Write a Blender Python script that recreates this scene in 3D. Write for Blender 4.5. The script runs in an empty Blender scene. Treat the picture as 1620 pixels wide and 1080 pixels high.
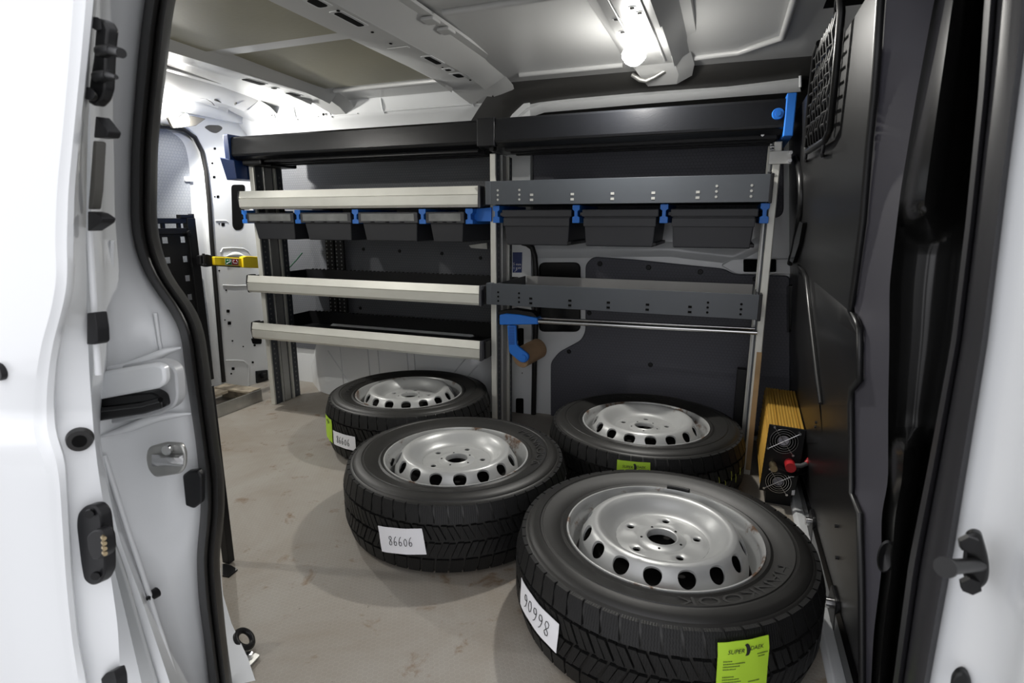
import bpy, bmesh, math, random
from mathutils import Vector, Matrix
random.seed(7)
scene = bpy.context.scene
COL = scene.collection
# ------------------------------------------------------------------ camera
FPX = 882.7
YAW, PITCH = math.radians(20.975), math.radians(12.315)
CAM = Vector((0, 0, 0.91))
FW = Vector((-math.sin(YAW)*math.cos(PITCH), math.cos(YAW)*math.cos(PITCH), -math.sin(PITCH)))
RT = Vector((math.cos(YAW), math.sin(YAW), 0))
UP = RT.cross(FW)
cd = bpy.data.cameras.new('camera'); cam = bpy.data.objects.new('camera', cd); COL.objects.link(cam)
cd.sensor_width = 36; cd.lens = FPX/1620*36; cd.clip_start = 0.02
m3 = Matrix((RT, UP, -FW)).transposed()
cam.matrix_world = Matrix.Translation(CAM) @ m3.to_4x4()
cd.dof.use_dof = True; cd.dof.focus_distance = 2.0; cd.dof.aperture_fstop = 9.0
scene.camera = cam
# ------------------------------------------------------------------ light
wd = bpy.data.worlds.new('world'); scene.world = wd; wd.use_nodes = True
bg = wd.node_tree.nodes['Background']; bg.inputs[0].default_value = (0.965, 0.965, 1.0, 1); bg.inputs[1].default_value = 1.27
scene.view_settings.view_transform = 'Standard'; scene.view_settings.look = 'None'
scene.view_settings.gamma = 1; scene.view_settings.use_curve_mapping = False
scene.view_settings.exposure = 0.35
LAMP_FRONT_W, LAMP_REAR_W, LAMP_NEAR_W = 24.0, 24.0, 14.0


def P(px, py, ax, v):
    d = RT*(px-810) + UP*(540-py) + FW*FPX
    i = 'xyz'.index(ax)
    return CAM + d*((v-CAM[i])/d[i])


def PL(pts, ax, v):
    return [P(a, b, ax, v) for a, b in pts]


# ------------------------------------------------------------------ materials
MATS = {}


def mat(name, col, rough=0.5, metal=0.0, bump=0.0, bscale=200.0, var=0.0, vscale=4.0, coat=0.0, emit=None, estr=0, spec=0.5):
    if name in MATS: return MATS[name]
    m = bpy.data.materials.new(name); m.use_nodes = True
    nt = m.node_tree; b = nt.nodes['Principled BSDF']
    b.inputs['Base Color'].default_value = (*col, 1); b.inputs['Roughness'].default_value = rough
    b.inputs['Metallic'].default_value = metal; b.inputs['Coat Weight'].default_value = coat
    b.inputs['Coat Roughness'].default_value = 0.08; b.inputs['Specular IOR Level'].default_value = spec
    if emit:
        b.inputs['Emission Color'].default_value = (*emit, 1); b.inputs['Emission Strength'].default_value = estr
    tc = nt.nodes.new('ShaderNodeTexCoord')
    if bump:
        n = nt.nodes.new('ShaderNodeTexNoise'); n.inputs['Scale'].default_value = bscale; n.inputs['Detail'].default_value = 3
        nt.links.new(tc.outputs['Object'], n.inputs['Vector'])
        bp = nt.nodes.new('ShaderNodeBump'); bp.inputs['Strength'].default_value = bump; bp.inputs['Distance'].default_value = 0.002
        nt.links.new(n.outputs['Fac'], bp.inputs['Height']); nt.links.new(bp.outputs['Normal'], b.inputs['Normal'])
    if var:
        n = nt.nodes.new('ShaderNodeTexNoise'); n.inputs['Scale'].default_value = vscale; n.inputs['Detail'].default_value = 5
        nt.links.new(tc.outputs['Object'], n.inputs['Vector'])
        r = nt.nodes.new('ShaderNodeValToRGB')
        r.color_ramp.elements[0].position = 0.3; r.color_ramp.elements[1].position = 0.7
        r.color_ramp.elements[0].color = (*[c*(1-var) for c in col], 1); r.color_ramp.elements[1].color = (*[min(1, c*(1+var)) for c in col], 1)
        nt.links.new(n.outputs['Fac'], r.inputs['Fac']); nt.links.new(r.outputs['Color'], b.inputs['Base Color'])
    MATS[name] = m
    return m


def hexnodes(nt, coord, cell):
    """returns socket: distance to the nearest edge of a hexagon grid (0 at the edge, 0.5 at the centre)"""
    N, L = nt.nodes, nt.links
    def vm(op, a, b=None, sc=None):
        n = N.new('ShaderNodeVectorMath'); n.operation = op
        for i, s in enumerate((a, b)):
            if s is None: continue
            if isinstance(s, tuple): n.inputs[i].default_value = s
            else: L.new(s, n.inputs[i])
        if sc is not None: n.inputs['Scale'].default_value = sc
        return n
    def ma(op, a, b=None):
        n = N.new('ShaderNodeMath'); n.operation = op
        for i, s in enumerate((a, b)):
            if s is None: continue
            if isinstance(s, (int, float)): n.inputs[i].default_value = s
            else: L.new(s, n.inputs[i])
        return n.outputs[0]
    S = (1.0, 1.7320508, 1.0); H = (0.5, 0.8660254, 0.5)
    p = vm('SCALE', coord, sc=1.0/cell).outputs[0]
    def cellvec(q):
        w = vm('MODULO', vm('ADD', q, (1000.0, 1732.0508, 1000.0)).outputs[0], S).outputs[0]
        return vm('SUBTRACT', w, H).outputs[0]
    a = cellvec(p); b = cellvec(vm('SUBTRACT', p, H).outputs[0])
    def hexd(v):
        v2 = vm('MULTIPLY', v, (1, 1, 0)).outputs[0]
        ab = vm('ABSOLUTE', v2).outputs[0]
        d = vm('DOT_PRODUCT', ab, (0.5, 0.8660254, 0)).outputs['Value']
        sx = N.new('ShaderNodeSeparateXYZ'); L.new(ab, sx.inputs[0])
        return ma('MAXIMUM', sx.outputs[0], d)
    return ma('SUBTRACT', 0.5, ma('MINIMUM', hexd(a), hexd(b)))


def hexmat(name, col, line, cell, rough, axis='xz', strength=0.3, stains=False, colamt=1.0):
    m = bpy.data.materials.new(name); m.use_nodes = True; nt = m.node_tree; N, L = nt.nodes, nt.links
    b = N['Principled BSDF']; b.inputs['Roughness'].default_value = rough
    tc = N.new('ShaderNodeTexCoord'); sp = N.new('ShaderNodeSeparateXYZ'); cb = N.new('ShaderNodeCombineXYZ')
    L.new(tc.outputs['Object'], sp.inputs[0])
    L.new(sp.outputs['xyz'.index(axis[0])], cb.inputs[0]); L.new(sp.outputs['xyz'.index(axis[1])], cb.inputs[1])
    e = hexnodes(nt, cb.outputs[0], cell)
    r = N.new('ShaderNodeMapRange'); r.inputs['From Min'].default_value = 0.04; r.inputs['From Max'].default_value = 0.11
    L.new(e, r.inputs['Value'])
    mx = N.new('ShaderNodeMix'); mx.data_type = 'RGBA'
    L.new(r.outputs[0], mx.inputs['Factor']); mx.inputs['A'].default_value = (*line, 1); mx.inputs['B'].default_value = (*col, 1)
    out = mx.outputs['Result']
    if stains:
        def ramp(scale, det, p0, p1, c0, c1, dist=0.0):
            n = N.new('ShaderNodeTexNoise'); n.inputs['Scale'].default_value = scale; n.inputs['Detail'].default_value = det
            n.inputs['Distortion'].default_value = dist; n.inputs['Roughness'].default_value = 0.65
            L.new(tc.outputs['Object'], n.inputs['Vector'])
            q = N.new('ShaderNodeValToRGB'); q.color_ramp.elements[0].position = p0; q.color_ramp.elements[1].position = p1
            q.color_ramp.elements[0].color = (*c0, 1); q.color_ramp.elements[1].color = (*c1, 1)
            L.new(n.outputs['Fac'], q.inputs['Fac']); return q.outputs['Color']
        def mul(a, bq):
            x = N.new('ShaderNodeMix'); x.data_type = 'RGBA'; x.blend_type = 'MULTIPLY'; x.inputs['Factor'].default_value = 1
            L.new(a, x.inputs['A']); L.new(bq, x.inputs['B']); return x.outputs['Result']
        out = mul(out, ramp(2.2, 6, 0.40, 0.72, (1.04, 1.03, 1.0), (0.78, 0.70, 0.60), 0.6))
        out = mul(out, ramp(11, 9, 0.585, 0.69, (1, 1, 1), (0.60, 0.44, 0.30), 0.4))
        out = mul(out, ramp(60, 3, 0.735, 0.76, (1, 1, 1), (0.25, 0.2, 0.15)))
    L.new(out, b.inputs['Base Color'])
    bp = N.new('ShaderNodeBump'); bp.inputs['Strength'].default_value = strength; bp.inputs['Distance'].default_value = 0.001
    L.new(r.outputs[0], bp.inputs['Height']); L.new(bp.outputs['Normal'], b.inputs['Normal'])
    return m


WHITE = mat('white_paint', (0.74, 0.755, 0.765), 0.32, coat=0.5)
WHITE_SEAM = mat('white_sealant', (0.66, 0.675, 0.69), 0.5)
GREY_ROOF = mat('grey_roof_paint', (0.60, 0.605, 0.60), 0.33, coat=0.25)
OLIVE = mat('olive_insulation', (0.30, 0.285, 0.20), 0.42, bump=0.25, bscale=60, var=0.06, vscale=3)
RUBBER = mat('seal_rubber', (0.011, 0.0105, 0.010), 0.42, bump=0.05, bscale=40, spec=0.4)
BLACK = mat('black_plastic', (0.007, 0.007, 0.008), 0.42, spec=0.3)
BLACK_STEEL = mat('black_steel', (0.007, 0.007, 0.0075), 0.32, spec=0.35)
GLOSSBLACK = mat('gloss_black', (0.005, 0.005, 0.0055), 0.2, spec=0.35)
BULKHEAD = mat('bulkhead_plastic', (0.009, 0.009, 0.0095), 0.33, bump=0.04, bscale=15, spec=0.45)
TRIM = mat('matte_trim_plastic', (0.05, 0.048, 0.06), 0.6)
TUBE = mat('long_tray_black', (0.006, 0.0065, 0.008), 0.26, bump=0.16, bscale=350, spec=0.45)
GREYPANEL = hexmat('dark_grey_panel', (0.086, 0.087, 0.106), (0.066, 0.067, 0.082), 0.014, 0.55, 'xz', 0.25)
LIGHTHEX = hexmat('light_grey_panel', (0.34, 0.36, 0.39), (0.27, 0.285, 0.31), 0.016, 0.5, 'yz', 0.3)
WALLHEX = hexmat('grey_hex_panel', (0.115, 0.12, 0.132), (0.075, 0.079, 0.088), 0.014, 0.5, 'xz', 0.35)
FLOORM = hexmat('floor_sheet', (0.30, 0.28, 0.255), (0.328, 0.308, 0.28), 0.012, 0.55, 'xy', 0.25, stains=True)
ALU = mat('anodised_aluminium', (0.66, 0.655, 0.60), 0.42, metal=0.35, var=0.05, vscale=9)
ALU2 = mat('post_aluminium', (0.52, 0.52, 0.50), 0.4, metal=0.6)
STEELGREY = mat('slate_painted_steel', (0.055, 0.062, 0.072), 0.38, var=0.12, vscale=3)
GALV = mat('galvanised_steel', (0.42, 0.42, 0.40), 0.38, metal=0.7, var=0.2, vscale=12)
CHROME = mat('bright_steel', (0.62, 0.62, 0.62), 0.22, metal=1.0)
BLUE = mat('blue_plastic', (0.015, 0.16, 0.60), 0.42)
DKBLUE = mat('dark_blue_plastic', (0.006, 0.03, 0.13), 0.4)  # dark blue, with backlit shade put into the colour as well
BINM = mat('charcoal_bin_plastic', (0.028, 0.029, 0.034), 0.5, bump=0.05, bscale=300)
BINLAB = mat('bin_label_window', (0.20, 0.205, 0.20), 0.25, var=0.25, vscale=14)
TYREM = mat('tyre_rubber', (0.0075, 0.0075, 0.0075), 0.5, bump=0.2, bscale=260, var=0.25, vscale=6, spec=0.32)
SIDEM = mat('tyre_sidewall', (0.0125, 0.012, 0.011), 0.48, bump=0.05, bscale=120, var=0.3, vscale=5)
DARKHOLE = mat('dark_hollow', (0.003, 0.003, 0.003), 0.8, spec=0.1)
PAPER = mat('white_paper', (0.80, 0.80, 0.83), 0.7)
GREENP = mat('lime_paper', (0.42, 0.66, 0.035), 0.6)
INK = mat('black_ink', (0.012, 0.012, 0.014), 0.6)
INK2 = mat('faded_ink', (0.10, 0.16, 0.02), 0.6)
GOLD = mat('gold_anodised', (0.62, 0.37, 0.07), 0.36, metal=0.45)
RED = mat('red_cap', (0.45, 0.02, 0.025), 0.4)
BRASS = mat('brass', (0.45, 0.36, 0.22), 0.35, metal=0.9)
YELLOW = mat('yellow_plastic', (0.85, 0.62, 0.01), 0.45)
GREEN = mat('green_print', (0.02, 0.30, 0.08), 0.5)
CARD = mat('brown_cardboard', (0.27, 0.175, 0.10), 0.75, var=0.12, vscale=18)
WOOD = mat('weathered_board', (0.34, 0.29, 0.22), 0.75, var=0.45, vscale=25)
EDGEWOOD = mat('plywood_edge', (0.36, 0.24, 0.12), 0.6, var=0.15, vscale=20)
STICKBLUE = mat('blue_sticker', (0.01, 0.03, 0.15), 0.4)
LEDM = mat('led_emitter', (1, 1, 1), 0.5, emit=(1.0, 0.98, 0.93), estr=60)
GROUND = mat('garage_ground', (0.35, 0.35, 0.35), 0.7)


def rimmat():
    m = bpy.data.materials.new('silver_wheel_paint'); m.use_nodes = True; nt = m.node_tree; N, L = nt.nodes, nt.links
    b = N['Principled BSDF']; b.inputs['Metallic'].default_value = 0.3; b.inputs['Roughness'].default_value = 0.36
    tc = N.new('ShaderNodeTexCoord')
    n = N.new('ShaderNodeTexNoise'); n.inputs['Scale'].default_value = 9; n.inputs['Detail'].default_value = 8; n.inputs['Roughness'].default_value = 0.7
    L.new(tc.outputs['Object'], n.inputs['Vector'])
    # rust gathers in the drop of the barrel: radius mask (a stain with its own shape)
    sx = N.new('ShaderNodeSeparateXYZ'); L.new(tc.outputs['Object'], sx.inputs[0])
    cx = N.new('ShaderNodeCombineXYZ'); L.new(sx.outputs[0], cx.inputs[0]); L.new(sx.outputs[1], cx.inputs[1])
    ln = N.new('ShaderNodeVectorMath'); ln.operation = 'LENGTH'; L.new(cx.outputs[0], ln.inputs[0])
    mr = N.new('ShaderNodeMapRange'); mr.inputs['From Min'].default_value = 0.186; mr.inputs['From Max'].default_value = 0.205
    L.new(ln.outputs['Value'], mr.inputs['Value'])
    ad = N.new('ShaderNodeMath'); ad.operation = 'MULTIPLY_ADD'; ad.inputs[1].default_value = 0.13
    L.new(mr.outputs[0], ad.inputs[0]); L.new(n.outputs['Fac'], ad.inputs[2])
    r = N.new('ShaderNodeValToRGB'); r.color_ramp.elements[0].position = 0.67; r.color_ramp.elements[1].position = 0.74
    r.color_ramp.elements[0].color = (0.44, 0.445, 0.44, 1); r.color_ramp.elements[1].color = (0.16, 0.095, 0.06, 1)
    L.new(ad.outputs[0], r.inputs['Fac']); L.new(r.outputs['Color'], b.inputs['Base Color'])
    return m


RIM = rimmat()


# ------------------------------------------------------------------ mesh helpers
class MB:
    def __init__(s): s.v = []; s.f = []
    def add(s, vs, fs):
        o = len(s.v); s.v += [tuple(p) for p in vs]; s.f += [tuple(i+o for i in f) for f in fs]; return s
    def box(s, x0, x1, y0, y1, z0, z1):
        v = [(x0, y0, z0), (x1, y0, z0), (x1, y1, z0), (x0, y1, z0), (x0, y0, z1), (x1, y0, z1), (x1, y1, z1), (x0, y1, z1)]
        return s.add(v, [(0, 3, 2, 1), (4, 5, 6, 7), (0, 1, 5, 4), (1, 2, 6, 5), (2, 3, 7, 6), (3, 0, 4, 7)])
    def hexa(s, b, t):
        return s.add(list(b)+list(t), [(0, 3, 2, 1), (4, 5, 6, 7), (0, 1, 5, 4), (1, 2, 6, 5), (2, 3, 7, 6), (3, 0, 4, 7)])
    def prism(s, pts, off):
        pts = [Vector(p) for p in pts]; off = Vector(off); n = len(pts)
        nr = Vector((0, 0, 0))
        for i in range(n): nr += pts[i].cross(pts[(i+1) % n])
        if nr.dot(off) > 0: pts = pts[::-1]
        v = pts + [p+off for p in pts]
        f = [tuple(range(n)), tuple(range(2*n-1, n-1, -1))]
        for i in range(n):
            j = (i+1) % n; f.append((j, i, i+n, j+n))
        return s.add(v, f)
    def frame(s, outer, inner, off):
        """ring between two polygons with equal counts, extruded by off"""
        o = [Vector(p) for p in outer]; i_ = [Vector(p) for p in inner]; off = Vector(off); n = len(o)
        v = o+i_+[p+off for p in o]+[p+off for p in i_]; f = []
        for a in range(n):
            b = (a+1) % n
            f += [(a, b, n+b, n+a), (2*n+a, 3*n+a, 3*n+b, 2*n+b), (a, 2*n+a, 2*n+b, b), (n+a, n+b, 3*n+b, 3*n+a)]
        return s.add(v, f)
    def grid(s, rows, closed=False):
        nr, nc = len(rows), len(rows[0]); v = [p for r in rows for p in r]; f = []
        for i in range(nr-1):
            for j in range(nc if closed else nc-1):
                k = (j+1) % nc
                f.append((i*nc+j, i*nc+k, (i+1)*nc+k, (i+1)*nc+j))
        return s.add(v, f)
    def lathe(s, prof, n=64, c=(0, 0, 0)):
        rows = []
        for r, z in prof:
            rows.append([(c[0]+r*math.cos(2*math.pi*i/n), c[1]+r*math.sin(2*math.pi*i/n), c[2]+z) for i in range(n)])
        return s.grid(rows, True)
    def cyl(s, a, b, r, n=16, r2=None):
        a = Vector(a); b = Vector(b); d = (b-a).normalized(); r2 = r if r2 is None else r2
        u = d.orthogonal().normalized(); w = d.cross(u)
        v = []
        for q, rr in ((a, r), (b, r2)):
            for i in range(n):
                t = 2*math.pi*i/n; v.append(q+(u*math.cos(t)+w*math.sin(t))*rr)
        f = [tuple(range(n-1, -1, -1)), tuple(range(n, 2*n))]
        for i in range(n):
            j = (i+1) % n; f.append((i, j, n+j, n+i))
        return s.add(v, f)
    def ring(s, c, axis, R, r, n=32, m=8):
        c = Vector(c); d = Vector(axis).normalized(); u = d.orthogonal().normalized(); w = d.cross(u); rows = []
        for i in range(n+1):
            t = 2*math.pi*i/n; e = u*math.cos(t)+w*math.sin(t)
            rows.append([c+e*(R+r*math.cos(2*math.pi*k/m))+d*(r*math.sin(2*math.pi*k/m)) for k in range(m)])
        return s.grid(rows, True)
    def tube(s, pts, r, n=10, caps=True):
        pts = [Vector(p) for p in pts]; rows = []; u = None
        for i, p in enumerate(pts):
            d = (pts[min(i+1, len(pts)-1)]-pts[max(i-1, 0)]).normalized()
            if u is None: u = d.orthogonal().normalized()
            u = (u-d*u.dot(d)).normalized(); w = d.cross(u)
            rr = r[i] if isinstance(r, (list, tuple)) else r
            rows.append([p+(u*math.cos(2*math.pi*k/n)+w*math.sin(2*math.pi*k/n))*rr for k in range(n)])
        o = len(s.v); s.grid(rows, True)
        if caps:
            s.f.append(tuple(o+k for k in range(n-1, -1, -1))); L = o+(len(rows)-1)*n; s.f.append(tuple(L+k for k in range(n)))
        return s
    def build(s, name, material, parent=None, smooth=None, bevel=0, recalc=False, seg=2):
        me = bpy.data.meshes.new(name); me.from_pydata(s.v, [], s.f); me.update()
        if recalc:
            b = bmesh.new(); b.from_mesh(me); bmesh.ops.remove_doubles(b, verts=b.verts, dist=1e-5)
            bmesh.ops.recalc_face_normals(b, faces=b.faces); b.to_mesh(me); b.free()
        if smooth is not None:
            for p in me.polygons: p.use_smooth = True
            me.set_sharp_from_angle(angle=math.radians(smooth))
        me.materials.append(material)
        o = bpy.data.objects.new(name, me); COL.objects.link(o)
        if parent: o.parent = parent
        if bevel:
            md = o.modifiers.new('bevel', 'BEVEL'); md.width = bevel; md.segments = seg; md.limit_method = 'ANGLE'; md.angle_limit = math.radians(35)
        return o


def tag(o, label=None, cat=None, group=None, kind=None):
    if label: o['label'] = label
    if cat: o['category'] = cat
    if group: o['group'] = group
    if kind: o['kind'] = kind
    return o


def empty(name, loc, label, cat, group=None):
    o = bpy.data.objects.new(name, None); COL.objects.link(o); o.location = loc; o.empty_display_size = 0.05
    return tag(o, label, cat, group)


def reloc(root):
    """parts were built in world coordinates: keep them there under a root that sits at the thing's base"""
    bpy.context.view_layer.update()
    mi = Matrix.Translation(root.location).inverted()
    for c in root.children: c.matrix_parent_inverse = mi
    return root


def copy_tree(o, parent=None):
    c = o.copy(); COL.objects.link(c); c.parent = parent
    for ch in list(o.children): copy_tree(ch, c)
    return c


def rr(pts, r, n=5):
    """round the corners of a coplanar 3-D polygon; r one radius or one per corner"""
    pts = [Vector(p) for p in pts]; out = []; N_ = len(pts)
    for i, p in enumerate(pts):
        ri = r[i] if isinstance(r, (list, tuple)) else r
        a = pts[i-1]-p; b = pts[(i+1) % N_]-p
        ri = min(ri, a.length*.48, b.length*.48)
        if ri <= 1e-5: out.append(p); continue
        A = p+a.normalized()*ri; B = p+b.normalized()*ri
        for k in range(n+1):
            t = k/n; out.append(A*(1-t)**2+p*2*t*(1-t)+B*t*t)
    return out


def interp(poly, ys):
    """poly: (x,y) pixel polyline sorted by y -> smooth list of x at ys (Catmull-like through linear + smoothing)"""
    out = []
    for y in ys:
        if y <= poly[0][1]:
            a, b = poly[0], poly[1]
        elif y >= poly[-1][1]:
            a, b = poly[-2], poly[-1]
        else:
            for a, b in zip(poly, poly[1:]):
                if a[1] <= y <= b[1]: break
        out.append(a[0]+(b[0]-a[0])*(y-a[1])/(b[1]-a[1]))
    for _ in range(2):
        out = [out[0]]+[(out[i-1]+2*out[i]+out[i+1])/4 for i in range(1, len(out)-1)]+[out[-1]]
    return out


def loft(cols, ys):
    """cols: list of (pixel polyline, depth, axis); depth a number or a function of py -> rows of points, one row per column"""
    rows = []
    for poly, dep, ax in cols:
        xs = interp(poly, ys); rows.append([P(x, y, ax, dep(y) if callable(dep) else dep) for x, y in zip(xs, ys)])
    return rows


def text_mesh(s, size, extrude=0.0, shear=0.0):
    cu = bpy.data.curves.new('t', 'FONT'); cu.body = s; cu.size = size; cu.extrude = extrude; cu.shear = shear; cu.align_x = 'CENTER'; cu.align_y = 'CENTER'
    cu.resolution_u = 3
    o = bpy.data.objects.new('t', cu); COL.objects.link(o)
    dg = bpy.context.evaluated_depsgraph_get(); ev = o.evaluated_get(dg); me = ev.to_mesh()
    v = [tuple(p.co) for p in me.vertices]; f = [tuple(p.vertices) for p in me.polygons]
    ev.to_mesh_clear(); bpy.data.objects.remove(o); bpy.data.curves.remove(cu)
    return v, f


# ================================================================== THE SETTING (van load bay)
YB = 2.46                                    # far side wall
fl = MB().box(-2.62, 0.262, 0.66, 2.46, -0.03, 0.0).build('floor', FLOORM)
tag(fl, 'worn beige floor sheet with rust stains and hexagon grip pattern', kind='structure')
g = MB().box(-6, 5, -6, 6, -0.62, -0.6).build('ground', GROUND); tag(g, 'grey garage ground under the van', kind='structure')
sill = MB().prism([(0.252, 0.66, -0.02), (0.288, 0.66, -0.02), (0.288, 0.66, 0.006), (0.262, 0.66, 0.012), (0.252, 0.66, 0.002)], (0, 1.78, 0)).build('trim_1', WHITE, bevel=0.003)
tag(sill, 'white painted floor edge beside the black bulkhead', kind='structure')
st = MB().box(-0.95, 0.5, 0.40, 0.66, -0.25, -0.03).build('trim_2', WHITE, bevel=0.01); tag(st, 'white door sill below the load floor', kind='structure')

# ---- far wall
wb = MB().box(-2.62, 0.45, YB, YB+0.03, -0.05, 1.56).build('wall_back', WHITE); tag(wb, 'white painted far side wall behind the racking', kind='structure')


def panel(name, poly, y, th, m, r=0.03, parent=wb, bevel=0.004):
    return MB().prism(rr(PL(poly, 'y', y), r), (0, th, 0)).build(name, m, parent, smooth=30, bevel=bevel)


def wpanel(name, x0, x1, z0, z1, y, th, m, r=0.04, parent=wb):
    return MB().prism(rr([(x0, y, z0), (x1, y, z0), (x1, y, z1), (x0, y, z1)], r), (0, th, 0)).build(name, m, parent, smooth=30, bevel=0.003)


def screw(px, py, y, parent, r=0.011, m=BLACK):
    p = P(px, py, 'y', y)
    b = MB().cyl(p, p+Vector((0, -0.004, 0)), r, 14, r*.8).cyl(p+Vector((0, -0.004, 0)), p+Vector((0, -0.006, 0)), r*.45, 10)
    return b.build('panel_clip', m, parent, smooth=30)


wpanel('upper_panel', -2.36, -0.99, 0.829, 1.33, YB-0.014, 0.014, WALLHEX)
lp = wpanel('lower_panel', -2.36, -0.945, 0.20, 0.826, YB-0.014, 0.014, WALLHEX, 0.05)
for px, py in ((521, 392), (575, 394), (632, 397), (699, 401), (760, 408), (570, 487)): screw(px, py, YB-0.014, lp, 0.009)
# wheel arch
rows = []
for x, k in ((-2.16, 0.0), (-2.10, 0.35), (-2.02, 0.80), (-1.94, 1.0), (-1.5, 1.0), (-1.12, 1.0), (-1.04, 0.8), (-0.97, 0.35), (-0.93, 0.0)):
    yf = YB-0.005-(0.145*k); zt = 0.10+0.26*k
    rows.append([(x, yf, 0.0), (x, yf, zt*0.35), (x, yf+0.004*k, zt*0.75), (x, yf+0.02*k, zt*0.93), (x, yf+0.05*k, zt), (x, YB, zt+0.03*k)])
ar = MB().grid(rows).build('wheel_arch', WHITE, wb, smooth=50, recalc=True)
for x in (-1.83, -1.66, -1.60, -1.43, -1.39):
    MB().tube([(x, YB-0.151, 0.01), (x-0.005, YB-0.151, 0.15), (x-0.012, YB-0.147, 0.27)], 0.0025, 6).build('pressed_rib', WHITE_SEAM, ar, smooth=60)
for a, b in (((-1.92, 0.24), (-1.75, 0.02)), ((-1.12, 0.27), (-1.33, 0.02)), ((-1.06, 0.24), (-1.26, 0.02))):
    MB().tube([(a[0], YB-0.149, a[1]), (b[0], YB-0.151, b[1])], 0.003, 6).build('pressed_rib', WHITE_SEAM, ar, smooth=60)
# far sliding door: inner skin with trim panels
ds = MB().prism(rr(PL([(846, 212), (1290, 196), (1290, 700), (846, 690)], 'y', 2.43), 0.05), (0, 0.028, 0)).build('sliding_door_skin', WHITE, wb, smooth=30, bevel=0.006)
panel('upper_door_panel', [(843, 205), (1240, 190), (1240, 345), (843, 345)], 2.416, 0.014, GREYPANEL, 0.04, ds)
dp = panel('door_trim_panel', [(926, 418), (938, 406), (997, 410), (1145, 425), (1162, 434), (1250, 436), (1250, 690), (871, 690), (871, 573), (884, 557), (919, 538), (926, 524)], 2.416, 0.014, GREYPANEL, 0.02, ds)
for px, py in ((949, 417), (1026, 423), (1108, 430), (1195, 441), (900, 556), (1029, 577), (932, 495)): screw(px, py, 2.416, dp)
panel('dark_blank', [(852, 415), (918, 415), (918, 525), (852, 525)], 2.418, 0.012, GLOSSBLACK, 0.03, ds)
hs = panel('handle_recess', [(1140, 420), (1158, 409), (1260, 409), (1260, 434), (1165, 434)], 2.412, 0.018, WHITE, 0.012, ds)
MB().prism(rr(PL([(1176, 410), (1228, 410), (1228, 430), (1176, 430)], 'y', 2.409), 0.006), (0, 0.01, 0)).build('handle_hollow', DARKHOLE, hs, smooth=30)
# door crease bar above the trim panel
rows = [[P(x, y, 'y', 2.43+dy) for dy, x, y in ((0, px, py-14), (-0.016, px, py-6), (-0.02, px, py+1), (0, px, py+10))] for px, py in ((846, 398), (900, 398), (980, 396), (1060, 396), (1160, 408), (1215, 380))]
MB().grid(rows).build('door_crease', WHITE, ds, smooth=60, recalc=True)
# pillar between the racks and the far door seal
pl = MB().prism(rr(PL([(806, 150), (838, 150), (842, 700), (802, 700)], 'y', 2.40), 0.004), (0, 0.05, 0)).build('pillar', WHITE, wb, bevel=0.008)
MB().tube(PL([(846, 405), (842, 392), (834, 386), (826, 384)][::-1] + [(848, 430), (849, 480), (846, 560), (844, 655)], 'y', 2.40), 0.012, 10).build('far_door_seal', RUBBER, wb, smooth=60)
for px, py, w, h in ((824, 545, 9, 26), (822, 647, 12, 17), (826, 590, 1, 1)):
    MB().prism(rr(PL([(px-w/2, py-h), (px+w/2, py-h), (px+w/2, py+h), (px-w/2, py+h)], 'y', 2.398), 0.008), (0, 0.004, 0)).build('pillar_hole', DARKHOLE, pl, smooth=30)
sk = MB().prism(PL([(811, 399), (826, 399), (825, 431), (811, 431)], 'y', 2.397), (0, 0.002, 0)).build('load_sticker', STICKBLUE, pl)
tag(sk, 'small blue sticker with white print')
for t_, px, py, sz in (('5 mm', 818, 418, 0.017), ('1 kW', 818, 424, 0.017)):
    v, f = text_mesh(t_, sz); p = P(px, py, 'y', 2.3965)
    MB().add([(p.x+a, p.y, p.z+b) for a, b, c in v], f).build('sticker_print', PAPER, sk)
MB().tube(PL([(814, 430), (818, 426)], 'y', 2.3965), 0.0012, 6).build('sticker_print', PAPER, sk)

# ---- upper side: white roof rail left of the far door, black header trim and white door frame to the right
rl = [[(x, 2.46, 1.22), (x, 2.452, 1.30), (x, 2.43, 1.355), (x, 2.395, 1.385), (x, 2.375, 1.41), (x, 2.372, 1.455), (x, 2.36, 1.475), (x, 2.30, 1.49)] for x in (-2.48, -2.2, -1.9, -1.6, -1.3, -1.0, -0.99)]
rail = MB().grid(rl).build('trim_3', WHITE, smooth=40, recalc=True); tag(rail, 'white pressed roof rail above the left rack', kind='structure')
for x in (-2.20, -2.07, -1.86, -1.56, -1.10, -1.05):
    MB().tube([(x, 2.370, 1.462), (x+0.004, 2.369, 1.418), (x+0.008, 2.382, 1.395)], 0.003, 6).build('pressed_bead', WHITE, rail, smooth=60)
for a, b in ((-2.07, -1.93), (-1.86, -1.70), (-1.56, -1.10)):
    MB().tube([(a, 2.378, 1.404), (b, 2.378, 1.404)], 0.003, 6).build('pressed_bead', WHITE, rail, smooth=60)
for px, py in ((430, 181), (512, 181), (755, 160)):
    p = P(px, py, 'y', 2.368); MB().cyl(p, p+Vector((0, -0.003, 0)), 0.006, 10).build('rail_hole', DARKHOLE, rail)
hd = MB()
top = [(742, 196), (757, 172), (772, 150), (800, 131), (900, 120), (1010, 108), (1150, 95), (1300, 72)]
bot = [(790, 220), (800, 200), (812, 182), (830, 165), (900, 156), (1010, 146), (1150, 136), (1300, 118)]
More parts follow.
